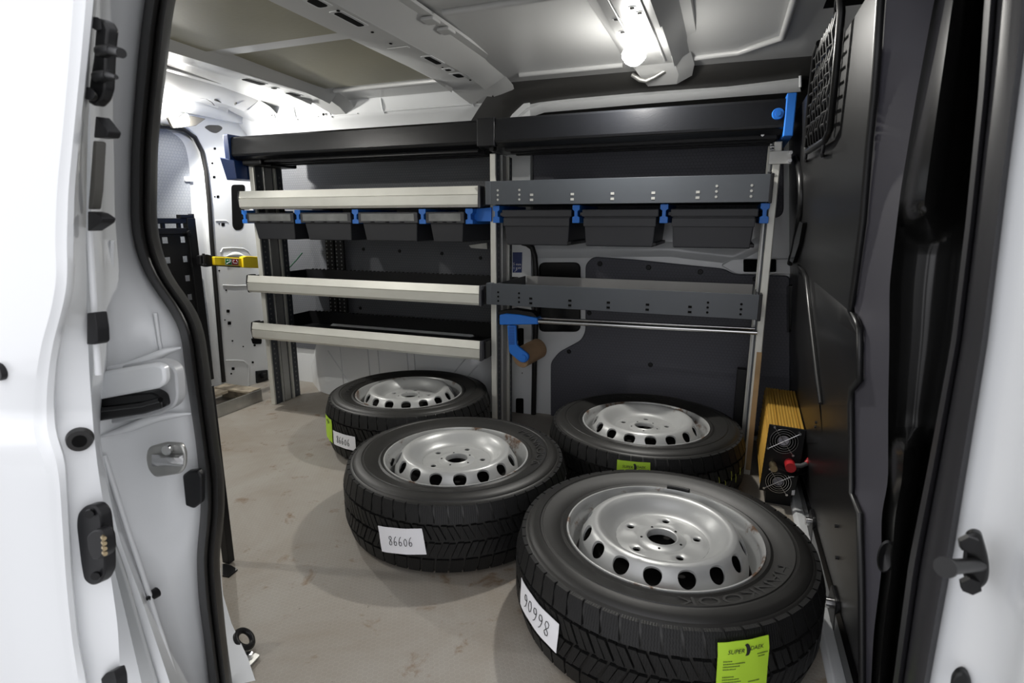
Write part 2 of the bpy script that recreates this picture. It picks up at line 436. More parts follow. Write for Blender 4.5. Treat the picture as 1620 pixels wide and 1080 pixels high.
hd.grid([[P(a[0], a[1], 'y', 2.33) for a in top], [P((a[0]*2+b[0])/3, (a[1]*2+b[1])/3, 'y', 2.345) for a, b in zip(top, bot)],
         [P((a[0]+b[0]*2)/3, (a[1]+b[1]*2)/3, 'y', 2.365) for a, b in zip(top, bot)], [P(a[0], a[1], 'y', 2.405) for a in bot], [P(a[0]+1, a[1]+5, 'y', 2.43) for a in bot]])
ht = hd.build('trim_4', mat('header_trim', (0.035, 0.034, 0.032), 0.45), smooth=50, recalc=True); tag(ht, 'black moulded header trim over the far door', kind='structure')
fr = [(806, 196), (816, 180), (830, 167), (850, 160), (1010, 146), (1150, 137), (1266, 121)]
fb = [(818, 200), (826, 190), (840, 179), (860, 172), (1010, 159), (1150, 148), (1266, 139)]
dfm = MB().grid([[P(a[0], a[1]-3, 'y', 2.42) for a in fr], [P((a[0]+b[0])/2, (a[1]+b[1])/2-1, 'y', 2.395) for a, b in zip(fr, fb)], [P(b[0], b[1], 'y', 2.41) for b in fb], [P(b[0]+1, b[1]+6, 'y', 2.43) for b in fb]]).build('trim_5', WHITE, smooth=50, recalc=True)
tag(dfm, 'white upper frame of the far sliding door', kind='structure')
MB().tube(PL([(1266, 120), (1266, 138)], 'y', 2.39), 0.005, 8).build('frame_bead', WHITE, dfm, smooth=60)
MB().box(-1.02, 0.3, 2.43, 2.46, 1.27, 1.56).build('door_frame_back', DARKHOLE, wb)

# ---- ceiling
def roofz(y):
    return 1.515-0.055*((y-1.5)/0.9)**2


ys = [0.58+i*0.095 for i in range(20)]
cl = MB().grid([[(x, y, roofz(y)) for y in ys] for x in (-2.6, -1.8, -1.0, -0.3, 0.4)] ).build('ceiling', GREY_ROOF, smooth=60)
MB().grid([[(x, y, roofz(y)+0.03) for y in ys] for x in (-2.6, 0.4)]).build('roof_skin', WHITE, cl)
tag(cl, 'grey painted van roof with pressed beads', kind='structure')


def bow(xr, w, xt, yb0=0.62, yb1=2.26, zb=1.45, flange=0.035, m=GREY_ROOF):
    """roof bow: flat bottom from xr-w to xr, side face rising to xt, plus a flange on the roof skin"""
    b = MB()
    prof = lambda y, dz: [(xr-w-0.05, 1.497), (xr-w-0.004, zb+0.006+dz), (xr-w+0.004, zb+dz), (xr-0.004, zb+dz), (xr, zb+0.004+dz), (xt, 1.494), (xt+0.006, 1.498), (xt+flange, 1.500), (xt+flange+0.004, 1.507)]
    yy = [yb0, 0.9, 1.2, 1.5, 1.8, 2.1, 2.2, yb1]
    b.grid([[(x, y, z-0.03*max(0, (y-1.95)/0.35)**2*(0 if k in (2, 3) else 1)) for k, (x, z) in enumerate(prof(y, 0))] for y in yy])
    # end bracket down to the roof rail
    e0 = [(xr-w-0.01, yb1, zb+0.004), (xr+0.012, yb1, zb+0.004), (xt+0.02, yb1, 1.49)]
    b.grid([[(xr-w-0.01, yb1-0.01, zb), (xr, yb1-0.01, zb), (xt+0.01, yb1-0.01, 1.48)], [(xr-w+0.01, yb1+0.06, zb-0.025), (xr+0.01, yb1+0.06, zb-0.025), (xt+0.02, yb1+0.06, 1.455)], [(xr-w+0.03, yb1+0.115, zb-0.045), (xr, yb1+0.115, zb-0.045), (xt+0.01, yb1+0.115, 1.43)]])
    o = b.build('roof_bow', m, cl, smooth=25, recalc=False)
    return o


def slot(o, x, y, lx, ly, zb=1.45, rim=0.012):
    if rim:
        MB().prism(rr([(x-lx/2-rim, y-ly/2-rim, zb-0.0015), (x+lx/2+rim, y-ly/2-rim, zb-0.0015), (x+lx/2+rim, y+ly/2+rim, zb-0.0015), (x-lx/2-rim, y+ly/2+rim, zb-0.0015)], 0.01, 3), (0, 0, 0.003)).build('slot_rim', WHITE, o, bevel=0.001)
    MB().prism(rr([(x-lx/2, y-ly/2, zb-0.003), (x+lx/2, y-ly/2, zb-0.003), (x+lx/2, y+ly/2, zb-0.003), (x-lx/2, y+ly/2, zb-0.003)], min(lx, ly)*.3, 3), (0, 0, 0.002)).build('slot_hole', DARKHOLE, o)


b1 = bow(-0.985, 0.15, -0.905)
for px, py, lx, ly in ((553, 30, 0.022, 0.11), (685, 95, 0.022, 0.09), (725, 119, 0.03, 0.05), (502, 4, 0.03, 0.05), (709, 110, 0.02, 0.02), (589, 50, 0.008, 0.008), (535, 16, 0.008, 0.008), (618, 68, 0.008, 0.01), (744, 126, 0.008, 0.008), (700, 106, 0.006, 0.006)):
    p = P(px, py, 'z', 1.45); slot(b1, p.x, p.y, lx, ly, rim=0.010 if ly > 0.015 else 0)
MB().prism([(-1.075, 1.68, 1.449), (-1.0, 1.68, 1.449), (-1.0, 1.70, 1.449), (-1.075, 1.70, 1.449)], (0, 0, -0.004)).build('pressed_step', GREY_ROOF, b1, bevel=0.002)
p = P(780, 146, 'y', 2.34); MB().cyl(p, p+Vector((0.01, 0, -0.004)), 0.018, 14).build('bracket_hole', DARKHOLE, b1)
# notch tabs on the bow flange
for y in (1.62, 1.72):
    MB().box(-0.905, -0.862, y-0.02, y+0.03, 1.486, 1.496).build('flange_tab', GREY_ROOF, b1, bevel=0.003)
b2 = bow(-1.765, 0.10, -1.725)
for px, py, lx, ly in ((409, 128, 0.03, 0.10), (471, 148, 0.03, 0.07), (441, 138, 0.02, 0.02)):
    p = P(px, py, 'z', 1.45); slot(b2, p.x-0.025, p.y, lx, ly, rim=0.008)
b3 = bow(-2.28, 0.10, -2.19)
b4 = bow(-0.228, 0.135, -0.185, yb1=2.20)
for px, py in ((975, 30), (985, 50), (995, 70), (1000, 12), (1012, 20)):
    p = P(px, py, 'z', 1.45); slot(b4, p.x, p.y, 0.012, 0.012, rim=0.006)
for x in (-0.33, -0.255):
    MB().tube([(x, 0.7, 1.449), (x, 2.15, 1.449)], 0.004, 8).build('bow_bead', GREY_ROOF, b4, smooth=60)
# clamp at the end of the lamp bow
MB().tube(PL([(1000, 118), (1012, 126), (1022, 128), (1035, 122), (1052, 112)], 'y', 2.24), 0.008, 8).build('bow_clamp', GALV, b4, smooth=60)
# olive insulation fields with bead frames
def roofpanel(x0, x1, y0, y1):
    f = MB().prism(rr([(x0, y0, 1.4935), (x1, y0, 1.4935), (x1, y1, 1.478), (x0, y1, 1.478)], [0.0, 0.0, 0.07, 0.02]), (0, 0, 0.006))
    return f.build('insulation_panel', OLIVE, cl, bevel=0.002)
roofpanel(-1.75, -1.08, 0.66, 1.585); roofpanel(-1.75, -1.08, 1.665, 2.19)
MB().prism(rr([(-1.75, 1.59, 1.49), (-1.10, 1.59, 1.49), (-1.06, 1.625, 1.49), (-1.10, 1.66, 1.49), (-1.75, 1.66, 1.49)], 0.01, 3), (0, 0, -0.007)).build('roof_rib', GREY_ROOF, cl, bevel=0.004)
BEAD = mat('roof_bead_paint', (0.60, 0.605, 0.60), 0.35, coat=0.3)
MB().tube([(-1.70, 2.215, 1.472), (-1.16, 2.215, 1.472), (-1.11, 2.16, 1.478)], 0.010, 8).build('roof_bead', BEAD, cl, smooth=60)
MB().tube([(-0.83, 2.25, 1.474), (-0.42, 2.25, 1.474)], 0.011, 8).build('roof_bead', BEAD, cl, smooth=60)
MB().tube([(-0.17, 2.25, 1.474), (-0.02, 2.24, 1.474), (0.11, 2.14, 1.482), (0.12, 1.5, 1.504), (0.12, 0.7, 1.48)], 0.011, 8).build('roof_bead', BEAD, cl, smooth=60)
MB().tube([(-0.84, 1.625, 1.507), (-0.40, 1.625, 1.507)], 0.010, 8).build('roof_bead', BEAD, cl, smooth=60)
MB().tube([(-1.99, 1.625, 1.507), (-1.8, 1.625, 1.507)], 0.010, 8).build('roof_bead', BEAD, cl, smooth=60)

# ---- rear end: door pillar, rear doors
XR = -2.45
wl = MB().box(-2.53, -2.50, 0.6, 2.5, -0.05, 1.56).build('wall_left', WHITE); tag(wl, 'white rear doors closing the load bay', kind='structure')
# D pillar
pil = MB()
pil.prism(rr([P(x, y, 'x', XR) for x, y in ((352, 612), (349, 560), (340, 460), (334, 380), (329, 300), (322, 245), (310, 215), (290, 200), (240, 196), (200, 190), (200, 60), (560, 60), (560, 640), (420, 640))], [0, 0, 0, 0, .02, .05, .05, .05, .03, 0, 0, 0, 0, 0]), (-0.045, 0, 0))
pi = pil.build('rear_pillar', WHITE, wl, smooth=30, bevel=0.012, seg=3)
# seal of the rear door opening
MB().tube([P(x, y, 'x', XR+0.002) for x, y in ((215, 196), (262, 200), (290, 205), (308, 217), (320, 240), (326, 270), (331, 320), (335, 380), (340, 440), (345, 500), (350, 560), (354, 604))], 0.011, 10).build('rear_door_seal', RUBBER, wl, smooth=60)
# rear door inner frame and its honeycomb field
rd = MB().prism(rr([P(x, y, 'x', XR-0.03) for x, y in ((200, 206), (285, 208), (310, 224), (322, 262), (330, 340), (338, 460), (350, 600), (352, 660), (200, 760))], [0, .04, .04, .03, 0, 0, 0, 0, 0]), (-0.015, 0, 0)).build('rear_door_frame', WHITE, wl, smooth=30, bevel=0.008)
MB().prism(rr([P(x, y, 'x', XR-0.026) for x, y in ((200, 202), (262, 203), (292, 222), (300, 262), (303, 330), (304, 420), (200, 440))], [0, .03, .05, .04, 0, .02, 0]), (-0.01, 0, 0)).build('upper_door_field', LIGHTHEX, rd, smooth=30, bevel=0.002)
MB().prism(rr([P(x, y, 'x', XR-0.026) for x, y in ((312, 440), (322, 440), (330, 500), (337, 580), (330, 600), (312, 610))], .012), (-0.01, 0, 0)).build('lower_door_field', LIGHTHEX, rd, smooth=30, bevel=0.002)
MB().prism(rr([P(x, y, 'x', XR-0.02) for x, y in ((292, 279), (305, 279), (306, 287), (293, 287))], .006), (-0.008, 0, 0)).build('panel_button', WHITE_SEAM, rd, smooth=30)
# pillar details
def pole(pts, r=0.005, name='pillar_hole', dx=0.0015, m=DARKHOLE):
    return MB().prism(rr([P(x, y, 'x', XR+dx) for x, y in pts], r, 3), (-0.004, 0, 0)).build(name, m, pi, smooth=30)
def dot(px, py, r=2.0):
    return pole([(px-r, py-r), (px+r, py-r), (px+r, py+r), (px-r, py+r)], 0.004)
for q in ((340, 235, 1.8), (336, 258, 1.5), (339, 280, 2), (345, 311, 2), (340, 311, 1.1), (353, 355, 2.6), (347, 354, 1), (347, 428, 1.2), (358, 459, 1.2), (361, 492, 2.4), (363, 511, 2.6), (356, 506, 1), (368, 539, 1.2), (402, 540, 1.4), (403, 546, 1.6), (400, 573, 1.6), (369, 583, 2.2), (366, 591, 1.3), (385, 548, 1)): dot(*q)
pole([(366, 292), (388, 292), (385, 360), (380, 364), (372, 364), (368, 358)], 0.02, 'pillar_opening')
pole([(397, 535), (414, 535), (414, 544), (400, 544)], 0.01, 'pillar_opening')
MB().ring(P(338.5, 203, 'x', XR), (1, 0, 0), 0.001, 0.001, 4, 4)
pole([(323, 201), (330, 197.5), (347, 198), (353, 202), (349, 207), (342, 211), (334, 209)], 0.012, 'pillar_opening', m=mat('inner_cavity', (0.10, 0.095, 0.085), 0.6))
for ring_pts in ([(349, 399), (352, 393), (365, 392), (385, 393), (392, 397), (396, 403)], [(352, 451), (372, 452), (410, 451)], [(357, 570), (375, 570), (385, 571), (393, 577), (393, 610)], [(341, 349), (357, 349), (360, 351)]):
    MB().tube([P(x, y, 'x', XR) for x, y in ring_pts], 0.004, 8).build('pressed_bead', WHITE, pi, smooth=60)
rows = []
for k in range(9):
    t = k/8*math.pi
    rows.append([P(355+36*k/8, 407-9*math.sin(t)*s, 'x', XR+0.012*math.sin(s*math.pi)+0.001) for s in (0, .3, .6, 1)])
MB().grid(rows).build('pressed_pocket', WHITE, pi, smooth=60, recalc=True)
# black lock box low on the pillar
bx = MB().prism([P(x, y, 'x', XR+0.01) for x, y in ((406, 587), (424, 585), (425, 604), (407, 606))], (-0.02, 0, 0)).build('lock_box', BLACK, pi, bevel=0.004)
c = P(416, 594, 'x', XR+0.012); MB().cyl(c, c+Vector((0.02, 0, 0)), 0.016, 14).build('lock_knob', BLACK_STEEL, bx, smooth=40)
# rear header with wiring
rh = MB().grid([[(-2.50, y, 1.40), (-2.42, y, 1.40), (-2.40, y, 1.44), (-2.41, y, 1.50)] for y in (0.65, 1.2, 1.8, 2.2, 2.40)]).build('rear_header', WHITE, wl, smooth=40)
MB().tube([P(x, y, 'z', 1.455) for x, y in ((262, 142), (285, 148), (305, 152), (325, 154), (335, 160), (343, 170), (355, 176), (370, 178))], 0.006, 8).build('wiring_loom', mat('loom_tape', (0.08, 0.08, 0.075), 0.6), wl, smooth=60)
MB().tube([P(x, y, 'z', 1.45) for x, y in ((340, 158), (352, 162), (360, 164), (368, 168), (374, 163))], 0.004, 6).build('wiring_loom', mat('loom_tape', (0.08, 0.08, 0.075), 0.6), wl, smooth=60)

# ---- near side: quarter panel and door header (inside faces)
wf = MB().box(-2.53, -0.93, 0.60, 0.64, -0.6, 1.56).build('wall_front', WHITE); tag(wf, 'white near side panel behind the door pillar', kind='structure')
MB().box(-0.95, 0.5, 0.56, 0.66, 1.30, 1.56).build('door_header', WHITE, wf)
# inner base of the pillar with black seat for the lashing strap
MB().grid([[P(x, y, 'z', z) for x, y, z in r] for r in (((338, 860, .2), (347, 885, .17), (353, 940, .1), (366, 985, .06), (392, 1040, .02), (404, 1076, 0.0)), ((300, 870, .2), (320, 900, .17), (325, 960, .1), (330, 1000, .06), (340, 1060, .02), (345, 1090, 0.0)))]).build('pillar_foot', WHITE, wf, smooth=60)
# ---- black bulkhead on the right: plane x + 0.1 z = 0.3
def PB(px, py, off=0.0):
    d = RT*(px-810) + UP*(540-py) + FW*FPX
    t = (0.3-off-CAM.x-0.1*CAM.z)/(d.x+0.1*d.z)
    return CAM+d*t


EDGE = [(1405, -60), (1395, 0), (1390, 80), (1385, 150), (1377, 225), (1367, 350), (1357, 425), (1348, 492), (1356, 505), (1362, 520), (1362, 600), (1350, 615), (1348, 640), (1349, 780), (1362, 812), (1365, 940), (1366, 1140)]
NB = Vector((-1, 0, -0.1)).normalized()
e3 = [PB(x, y) for x, y in EDGE]
far = [Vector((0.3-0.1*p.z, 2.455, p.z)) for p in e3]
mid_ = [(a*0.5+b*0.5) for a, b in zip(e3, far)]
wr = MB().grid([e3, mid_, far]).build('wall_right', BULKHEAD, smooth=30); tag(wr, 'black moulded bulkhead between load bay and cab', kind='structure')
MB().box(0.44, 0.46, 0.40, 2.5, -0.6, 1.56).build('cab_backing', DARKHOLE, wr)
MB().box(0.20, 0.46, 0.62, 2.5, 1.50, 1.56).build('cab_backing', DARKHOLE, wr)
# raised rim along the near edge
MB().tube([PB(x-2, y, 0.004) for x, y in EDGE], 0.006, 8).build('edge_rim', BULKHEAD, wr, smooth=60)
# moulded relief
MB().tube([PB(x, y, 0.004) for x, y in ((1262, 420), (1271, 428), (1276, 440), (1281, 490), (1288, 550), (1294, 600), (1299, 638))], [.004, .006, .008, .008, .008, .008, .006], 8).build('moulded_rib', BULKHEAD, wr, smooth=60)
MB().tube([PB(x, y, 0.004) for x, y in ((1259, 250), (1264, 262), (1267, 280), (1268, 310), (1267, 335), (1262, 365), (1256, 395), (1250, 416))], 0.011, 8).build('moulded_rib', BULKHEAD, wr, smooth=60)
MB().prism(rr([PB(x, y, 0.012) for x, y in ((1265, 350), (1270, 352), (1264, 385), (1254, 416), (1249, 412), (1256, 380))], .01), NB*-0.014).build('grip_hollow', GLOSSBLACK, wr, bevel=0.004)
MB().prism(rr([PB(x, y, 0.012) for x, y in ((1241, 455), (1248, 450), (1248, 524), (1244, 526), (1236, 505), (1233, 470))], .01), NB*-0.014).build('grip_hollow', GLOSSBLACK, wr, bevel=0.004)
rows = [[PB(x, y, o) for x, y, o in r] for r in (((1288, 445, 0), (1330, 480, .0), (1352, 500, 0)), ((1290, 470, .02), (1330, 512, .02), (1356, 530, .006)), ((1295, 540, .006), (1330, 560, .012), (1356, 580, .004)), ((1302, 640, 0), (1330, 640, 0), (1346, 640, 0)))]
MB().grid(rows).build('moulded_swell', BULKHEAD, wr, smooth=60)
rows = [[PB(x, y, o) for x, y, o in r] for r in (((1255, 430, 0), (1262, 430, .004), (1275, 445, 0)), ((1245, 520, 0.0), (1262, 520, .012), (1284, 520, 0.004)), ((1250, 600, 0), (1268, 600, .01), (1292, 600, 0.004)), ((1262, 700, 0), (1280, 700, 0.004), (1302, 700, 0)))]
MB().grid(rows).build('moulded_swell', BULKHEAD, wr, smooth=60)
for px, py in ((1257, 575), (1292, 675), (1293, 668), (1325, 832), (1326, 882)):
    p = PB(px, py); MB().cyl(p, p+NB*0.006, 0.004, 10).build('bulkhead_bolt', BLACK_STEEL, wr, smooth=40)
# lower rail and brackets
MB().prism([(0.296, 0.66, 0.0), (0.286, 0.66, 0.0), (0.286, 0.66, 0.045), (0.294, 0.66, 0.06)], (0, 1.78, 0)).build('lower_rail', GLOSSBLACK, wr, bevel=0.003)
for y in (1.32, 1.70):
    q = MB().prism(rr([(0.285, y-0.05, 0.0), (0.285, y+0.05, 0.0), (0.285, y+0.035, 0.075), (0.285, y-0.035, 0.075)], 0.015), (0.012, 0, 0)).build('rail_bracket', BLACK, wr, bevel=0.003)
    MB().cyl((0.286, y, 0.045), (0.272, y, 0.045), 0.012, 12).build('bracket_bolt', CHROME, q, smooth=40)

# ---- B pillar trim to the right of the bulkhead (moulded column), seal, white jamb
YS = [-60+i*15 for i in range(81)]
L1 = [(1490, -60), (1478, 0), (1450, 150), (1425, 300), (1407, 450), (1407, 540), (1405, 640), (1405, 765), (1394, 812), (1395, 900), (1382, 1000), (1375, 1140)]
SL = [(1566, -60), (1560, 0), (1550, 150), (1530, 350), (1507, 540), (1470, 740), (1440, 890), (1415, 1080), (1405, 1140)]
SR = [(1632, -60), (1628, 0), (1620, 80), (1595, 270), (1562, 540), (1505, 890), (1470, 1080), (1460, 1140)]


def sm(a, b, t):
    t = max(0, min(1, (t-a)/(b-a))); return t*t*(3-2*t)


def off(poly, d): return [(x+d, y) for x, y in poly]


def mix(pa, pb, t):
    ys_ = sorted(set([y for _, y in pa]+[y for _, y in pb]))
    def at(p, y):
        for a, b in zip(p, p[1:]):
            if a[1] <= y <= b[1]: return a[0]+(b[0]-a[0])*(y-a[1])/(b[1]-a[1])
        return p[0][0] if y < p[0][1] else p[-1][0]
    return [(at(pa, y)*(1-t)+at(pb, y)*t, y) for y in ys_]


bulge = lambda py: max(1-sm(330, 385, py), sm(672, 715, py)*(1-0.6*sm(740, 800, py)))
cols = [loft([(mix(L1, SL, t), d, 'y')], YS)[0] for t, d in (
    (0.0, lambda y: 1.00), (0.06, lambda y: 1.03-0.03*bulge(y)), (0.14, lambda y: 1.05-0.10*bulge(y)), (0.24, lambda y: 1.06-0.17*bulge(y)), (0.36, lambda y: 1.06-0.20*bulge(y)), (0.48, lambda y: 1.06-0.19*bulge(y)),
    (0.60, lambda y: 1.06-0.15*bulge(y)), (0.70, lambda y: 1.05-0.06*bulge(y)), (0.80, lambda y: 1.04), (0.92, lambda y: 1.02), (1.04, lambda y: 0.98))]
ec = [PB(x, y) for x, y in zip(interp(EDGE, YS), YS)]
ec2 = [p+Vector((0.003, -0.012, 0)) for p in ec]
tr = MB().grid([ec, ec2, cols[0]]).build('trim_6', TRIM, smooth=50, recalc=True); tag(tr, 'matte charcoal pillar trim beside the bulkhead edge', kind='structure')
MB().grid(cols).build('moulded_column', mat('column_plastic', (0.008, 0.008, 0.0078), 0.22), tr, smooth=70, recalc=True)
p = P(1401, 880, 'y', 0.985); q = P(1401, 880, 'y', 1.02)
hb = MB().lathe([(0.030, 0), (0.026, 0.004), (0.020, -0.002), (0.0, -0.012)], 20)
hb.v = [(p.x+a*0.40, p.y-c*0.5, p.z+b*1.0) for a, b, c in hb.v]
MB().add(hb.v, hb.f).build('trim_plug', BLACK_STEEL, tr, smooth=50)
# seal
cols = [loft([(mix(SL, SR, t), d, 'y')], YS)[0] for t, d in ((-0.04, 0.70), (0.0, 0.665), (0.10, 0.645), (0.22, 0.648), (0.25, 0.654), (0.30, 0.640), (0.6, 0.618), (0.85, 0.610), (1.0, 0.616), (1.03, 0.63))]
se = MB().grid(cols).build('trim_7', mat('dark_seal', (0.017, 0.0165, 0.019), 0.45), smooth=70, recalc=True); tag(se, 'black rubber seal along the white front door pillar', kind='structure')
cols = [loft([(off(SR, d), y, 'y')], YS)[0] for d, y in ((-6, 0.632), (1, 0.618), (30, 0.606), (60, 0.585), (95, 0.57), (130, 0.535), (170, 0.50), (230, 0.46), (320, 0.43), (480, 0.42))]
bp = MB().grid(cols).build('trim_8', WHITE, smooth=60, recalc=True); tag(bp, 'white door pillar with black guide stud', kind='structure')


STUDM = mat('stud_black', (0.006, 0.006, 0.006), 0.35, spec=0.35)


def stud(pts_plate, pin_a, pin_b, y, label):
    root = empty('guide_stud', P(*pts_plate[0], 'y', y), label, 'stud')
    MB().prism(rr([P(a, b, 'y', y) for a, b in pts_plate], 0.006), (0.004, 0.012, 0)).build('base_plate', STUDM, root, smooth=30, bevel=0.003)
    if pin_a:
        a = P(*pin_a, 'y', y); b = P(*pin_b, 'y', y-0.05)
        MB().cyl(a+(b-a)*-0.1, b, 0.006, 16, 0.0065).cyl(b, b+(b-a).normalized()*0.003, 0.0085, 16).build('pin', STUDM, root, smooth=40)
        for (sx, sy) in ((1531, 857), (1533, 922)):
            s_ = P(sx, sy, 'y', y-0.002); MB().cyl(s_, s_+Vector((0, -0.006, 0)), 0.008, 6).build('hex_bolt', BLACK_STEEL, root)
    return reloc(root)


stud([(1527, 848), (1538, 842), (1552, 846), (1562, 880), (1566, 905), (1562, 925), (1547, 936), (1530, 928), (1521, 905)], (1545, 893), (1497, 897), 0.565, 'black guide stud with pin bolted on the white front pillar')
stud([(1503, 1078), (1512, 1066), (1523, 1063), (1535, 1075), (1540, 1110), (1505, 1110)], None, None, 0.578, 'black plate low on the white front pillar below the guide stud')

# ---- left side: door opening seal, white jamb, open sliding door
SLL = [(236, -60), (230, 0), (225, 33), (218, 100), (212, 180), (208, 233), (207, 300), (207, 345), (210, 375), (219, 410), (235, 445), (262, 481), (284, 516), (288, 540), (293, 586), (309, 692), (315.6, 753), (318.4, 805), (313, 858), (311, 883), (314, 946), (323.7, 1016), (331, 1080), (338, 1140)]
SRR = [(292, -60), (278, 0), (272, 33), (265, 100), (255, 180), (250, 233), (249, 300), (248, 345), (251.6, 375), (260, 410), (276, 445), (306, 481), (322, 516), (325.5, 537), (332.5, 586), (345, 692), (355, 753), (356, 805), (350, 858), (346.6, 883), (352, 946), (359, 1016), (367.7, 1080), (375, 1140)]
cols = [loft([(mix(SLL, SRR, t), d, 'y')], YS)[0] for t, d in ((-0.03, 0.64), (0.0, 0.622), (0.12, 0.607), (0.3, 0.602), (0.42, 0.606), (0.48, 0.616), (0.55, 0.612), (0.72, 0.615), (0.9, 0.632), (1.0, 0.655), (0.99, 0.69))]
sl = MB().grid(cols).build('trim_9', RUBBER, smooth=70, recalc=True); tag(sl, 'black rubber seal bending along the rear edge of the door opening', kind='structure')
# jamb: white pressing behind the seal, runs outwards to the body side
J0 = [(120, -60), (125, 1140)]
J1 = [(168, -60), (162, 0), (160, 200), (165, 420), (172, 560), (160, 640), (158, 700), (195, 850), (240, 960), (285, 1080), (305, 1140)]
cols = [loft([(c, d, 'y')], YS)[0] for c, d in (
    (off(mix(J0, J1, 0.0), -10), 0.47), (mix(J0, J1, 0.55), 0.475), (mix(J0, J1, 0.90), 0.49), (mix(J0, J1, 1.0), 0.535), (mix(J1, SLL, 0.12), 0.548), (mix(J1, SLL, 0.5), 0.578), (mix(J1, SLL, 0.85), 0.606), (mix(J1, SLL, 1.08), 0.635))]
jb = MB().grid(cols).build('trim_10', WHITE, smooth=50, recalc=True); tag(jb, 'white rear door pillar behind the black seal', kind='structure')
YJ = 0.56


def jp(name, pts, y, th, m, r=0.006, parent=jb, bevel=0.003):
    return MB().prism(rr(PL(pts, 'y', y), r), (-th*0.3, th, 0)).build(name, m, parent, smooth=30, bevel=bevel)


# pressed shelf and rail cut-out in the jamb
MB().tube([P(x, y, 'y', d) for x, y, d in ((158, 584, .53), (200, 580, .555), (240, 567, .572), (262, 556, .588), (286, 550, .606))], [.002, .007, .008, .006, .002], 8).build('pressed_bead', WHITE, jb, smooth=60)
MB().tube([P(x, y, 'y', d) for x, y, d in ((160, 690, .535), (205, 676, .556), (240, 662, .572), (262, 658, .586), (302, 654, .612))], [.002, .007, .008, .006, .002], 8).build('pressed_bead', WHITE, jb, smooth=60)
jp('rail_hollow', [(130, 586), (255, 570), (278, 582), (282, 640), (255, 656), (130, 680)], 0.548, 0.02, mat('rail_cavity_paint', (0.50, 0.51, 0.52), 0.4), 0.02)
ra = jp('guide_rail', [(140, 629), (240, 620), (253, 628), (257, 646), (225, 656), (148, 668)], 0.530, 0.02, GLOSSBLACK, 0.006)
MB().tube(PL([(145, 650), (225, 640), (254, 632)], 'y', 0.527), 0.004, 8).build('rail_lip', GLOSSBLACK, ra, smooth=60)
jp('rail_cover', [(128, 594), (245, 575), (259, 580), (261, 606), (250, 615), (128, 638)], 0.512, 0.014, WHITE, 0.012, bevel=0.005)
stp = jp('striker_plate', [(233, 708), (262, 700), (286, 702), (292, 716), (292, 738), (285, 750), (245, 756), (234, 744), (230, 725)], 0.548, 0.008, GALV, 0.008)
rows = []
for k in range(7):
    t = k/6; s_ = math.sin(t*math.pi)
    rows.append([P(240+50*t+dx, 728+dy, 'y', 0.545-0.014*s_*h) for dx, dy, h in ((0, -9, 0), (0, -4, 1), (0, 4, 1), (0, 9, 0))])
MB().grid(rows).build('striker_swage', CHROME, stp, smooth=60, recalc=True)
c = P(267, 710, 'y', 0.545); MB().cyl(c, c+Vector((0.002, -0.006, 0)), 0.0075, 12).build('striker_screw', CHROME, stp, smooth=40)
jp('stop_pad', [(288, 752), (296, 746), (312, 744), (318, 754), (318, 796), (306, 805), (293, 800)], 0.585, 0.012, BLACK, 0.004)
a = P(238, 943, 'y', 0.535); b = P(219, 955, 'y', 0.50)
gs = empty('rubber_stop', a, 'small black rubber stop pin on the white rear door pillar', 'stop')
MB().cyl(a+Vector((0, 0.012, 0)), a+Vector((0, -0.006, 0)), 0.0085, 14, 0.007).build('collar', BLACK, gs, smooth=40)
MB().cyl(a, b, 0.0035, 12, 0.003).cyl(b, b+(b-a).normalized()*0.006, 0.005, 12).build('pin', BLACK, gs, smooth=40); reloc(gs)
MB().tube(PL([(165, 720), (200, 830), (225, 905), (250, 985), (281, 1085)], 'y', 0.532), 0.004, 8).build('seam_bead', WHITE, jb, smooth=60)
for pts in ([(178, 380), (176, 450), (178, 560)], [(246, 495), (252, 540), (258, 565)]):
    MB().tube(PL(pts, 'y', 0.556 if pts[0][0] < 200 else 0.592), 0.0030, 8).build('pressed_bead', WHITE, jb, smooth=60)
# grey recess panel at the bottom between door and jamb
jp('lower_recess', [(165, 820), (195, 905), (255, 1110), (165, 1110)], 0.478, 0.006, mat('recess_paint', (0.42, 0.43, 0.43), 0.5), 0.0)

# ---- open sliding door (outer skin, edge, fittings)
OUT = [(128, -60), (124, 0), (117, 100), (108, 200), (98, 300), (95, 380), (98, 440), (88, 495), (74, 540), (64, 600), (60, 690), (72, 712), (84, 760), (90, 850), (98, 950), (110, 1050), (118, 1140)]
MID = [(153, -60), (148, 0), (138, 100), (127, 200), (118, 300), (116, 380), (115, 460), (100, 515), (90, 560), (84, 630), (88, 690), (102, 720), (107, 805), (113, 911), (123, 1016), (137, 1080), (140, 1140)]
DED = [(156, -60), (153, 0), (147, 100), (139, 200), (137, 300), (136, 380), (138, 500), (141, 586), (149, 692), (156, 750), (165, 805), (175, 911), (186, 985), (191, 1080), (194, 1140)]
ty = lambda py: 0.36+0.045*max(0, (560-py)/620)**1.5-0.010*sm(655, 705, py)
cols = [loft([(c, d, 'y')], YS)[0] for c, d in (
    ([(-500, -60), (-500, 1140)], lambda y: ty(y)-0.012), ([(-120, -60), (-120, 1140)], lambda y: ty(y)-0.008), (mix([(-120, -60), (-120, 1140)], OUT, 0.6), lambda y: ty(y)-0.004), (off(OUT, -8), ty), (off(OUT, 2), lambda y: ty(y)+0.004), (mix(OUT, MID, 0.5), lambda y: ty(y)+0.006),
    (MID, lambda y: ty(y)+0.012), (off(MID, 3), lambda y: ty(y)+0.02), (DED, lambda y: ty(y)+0.044), (off(DED, -3), lambda y: ty(y)+0.06))]
dr = MB().grid(cols).build('door_1', WHITE, smooth=45, recalc=True); tag(dr, 'open white sliding door seen on its front edge', kind='structure')


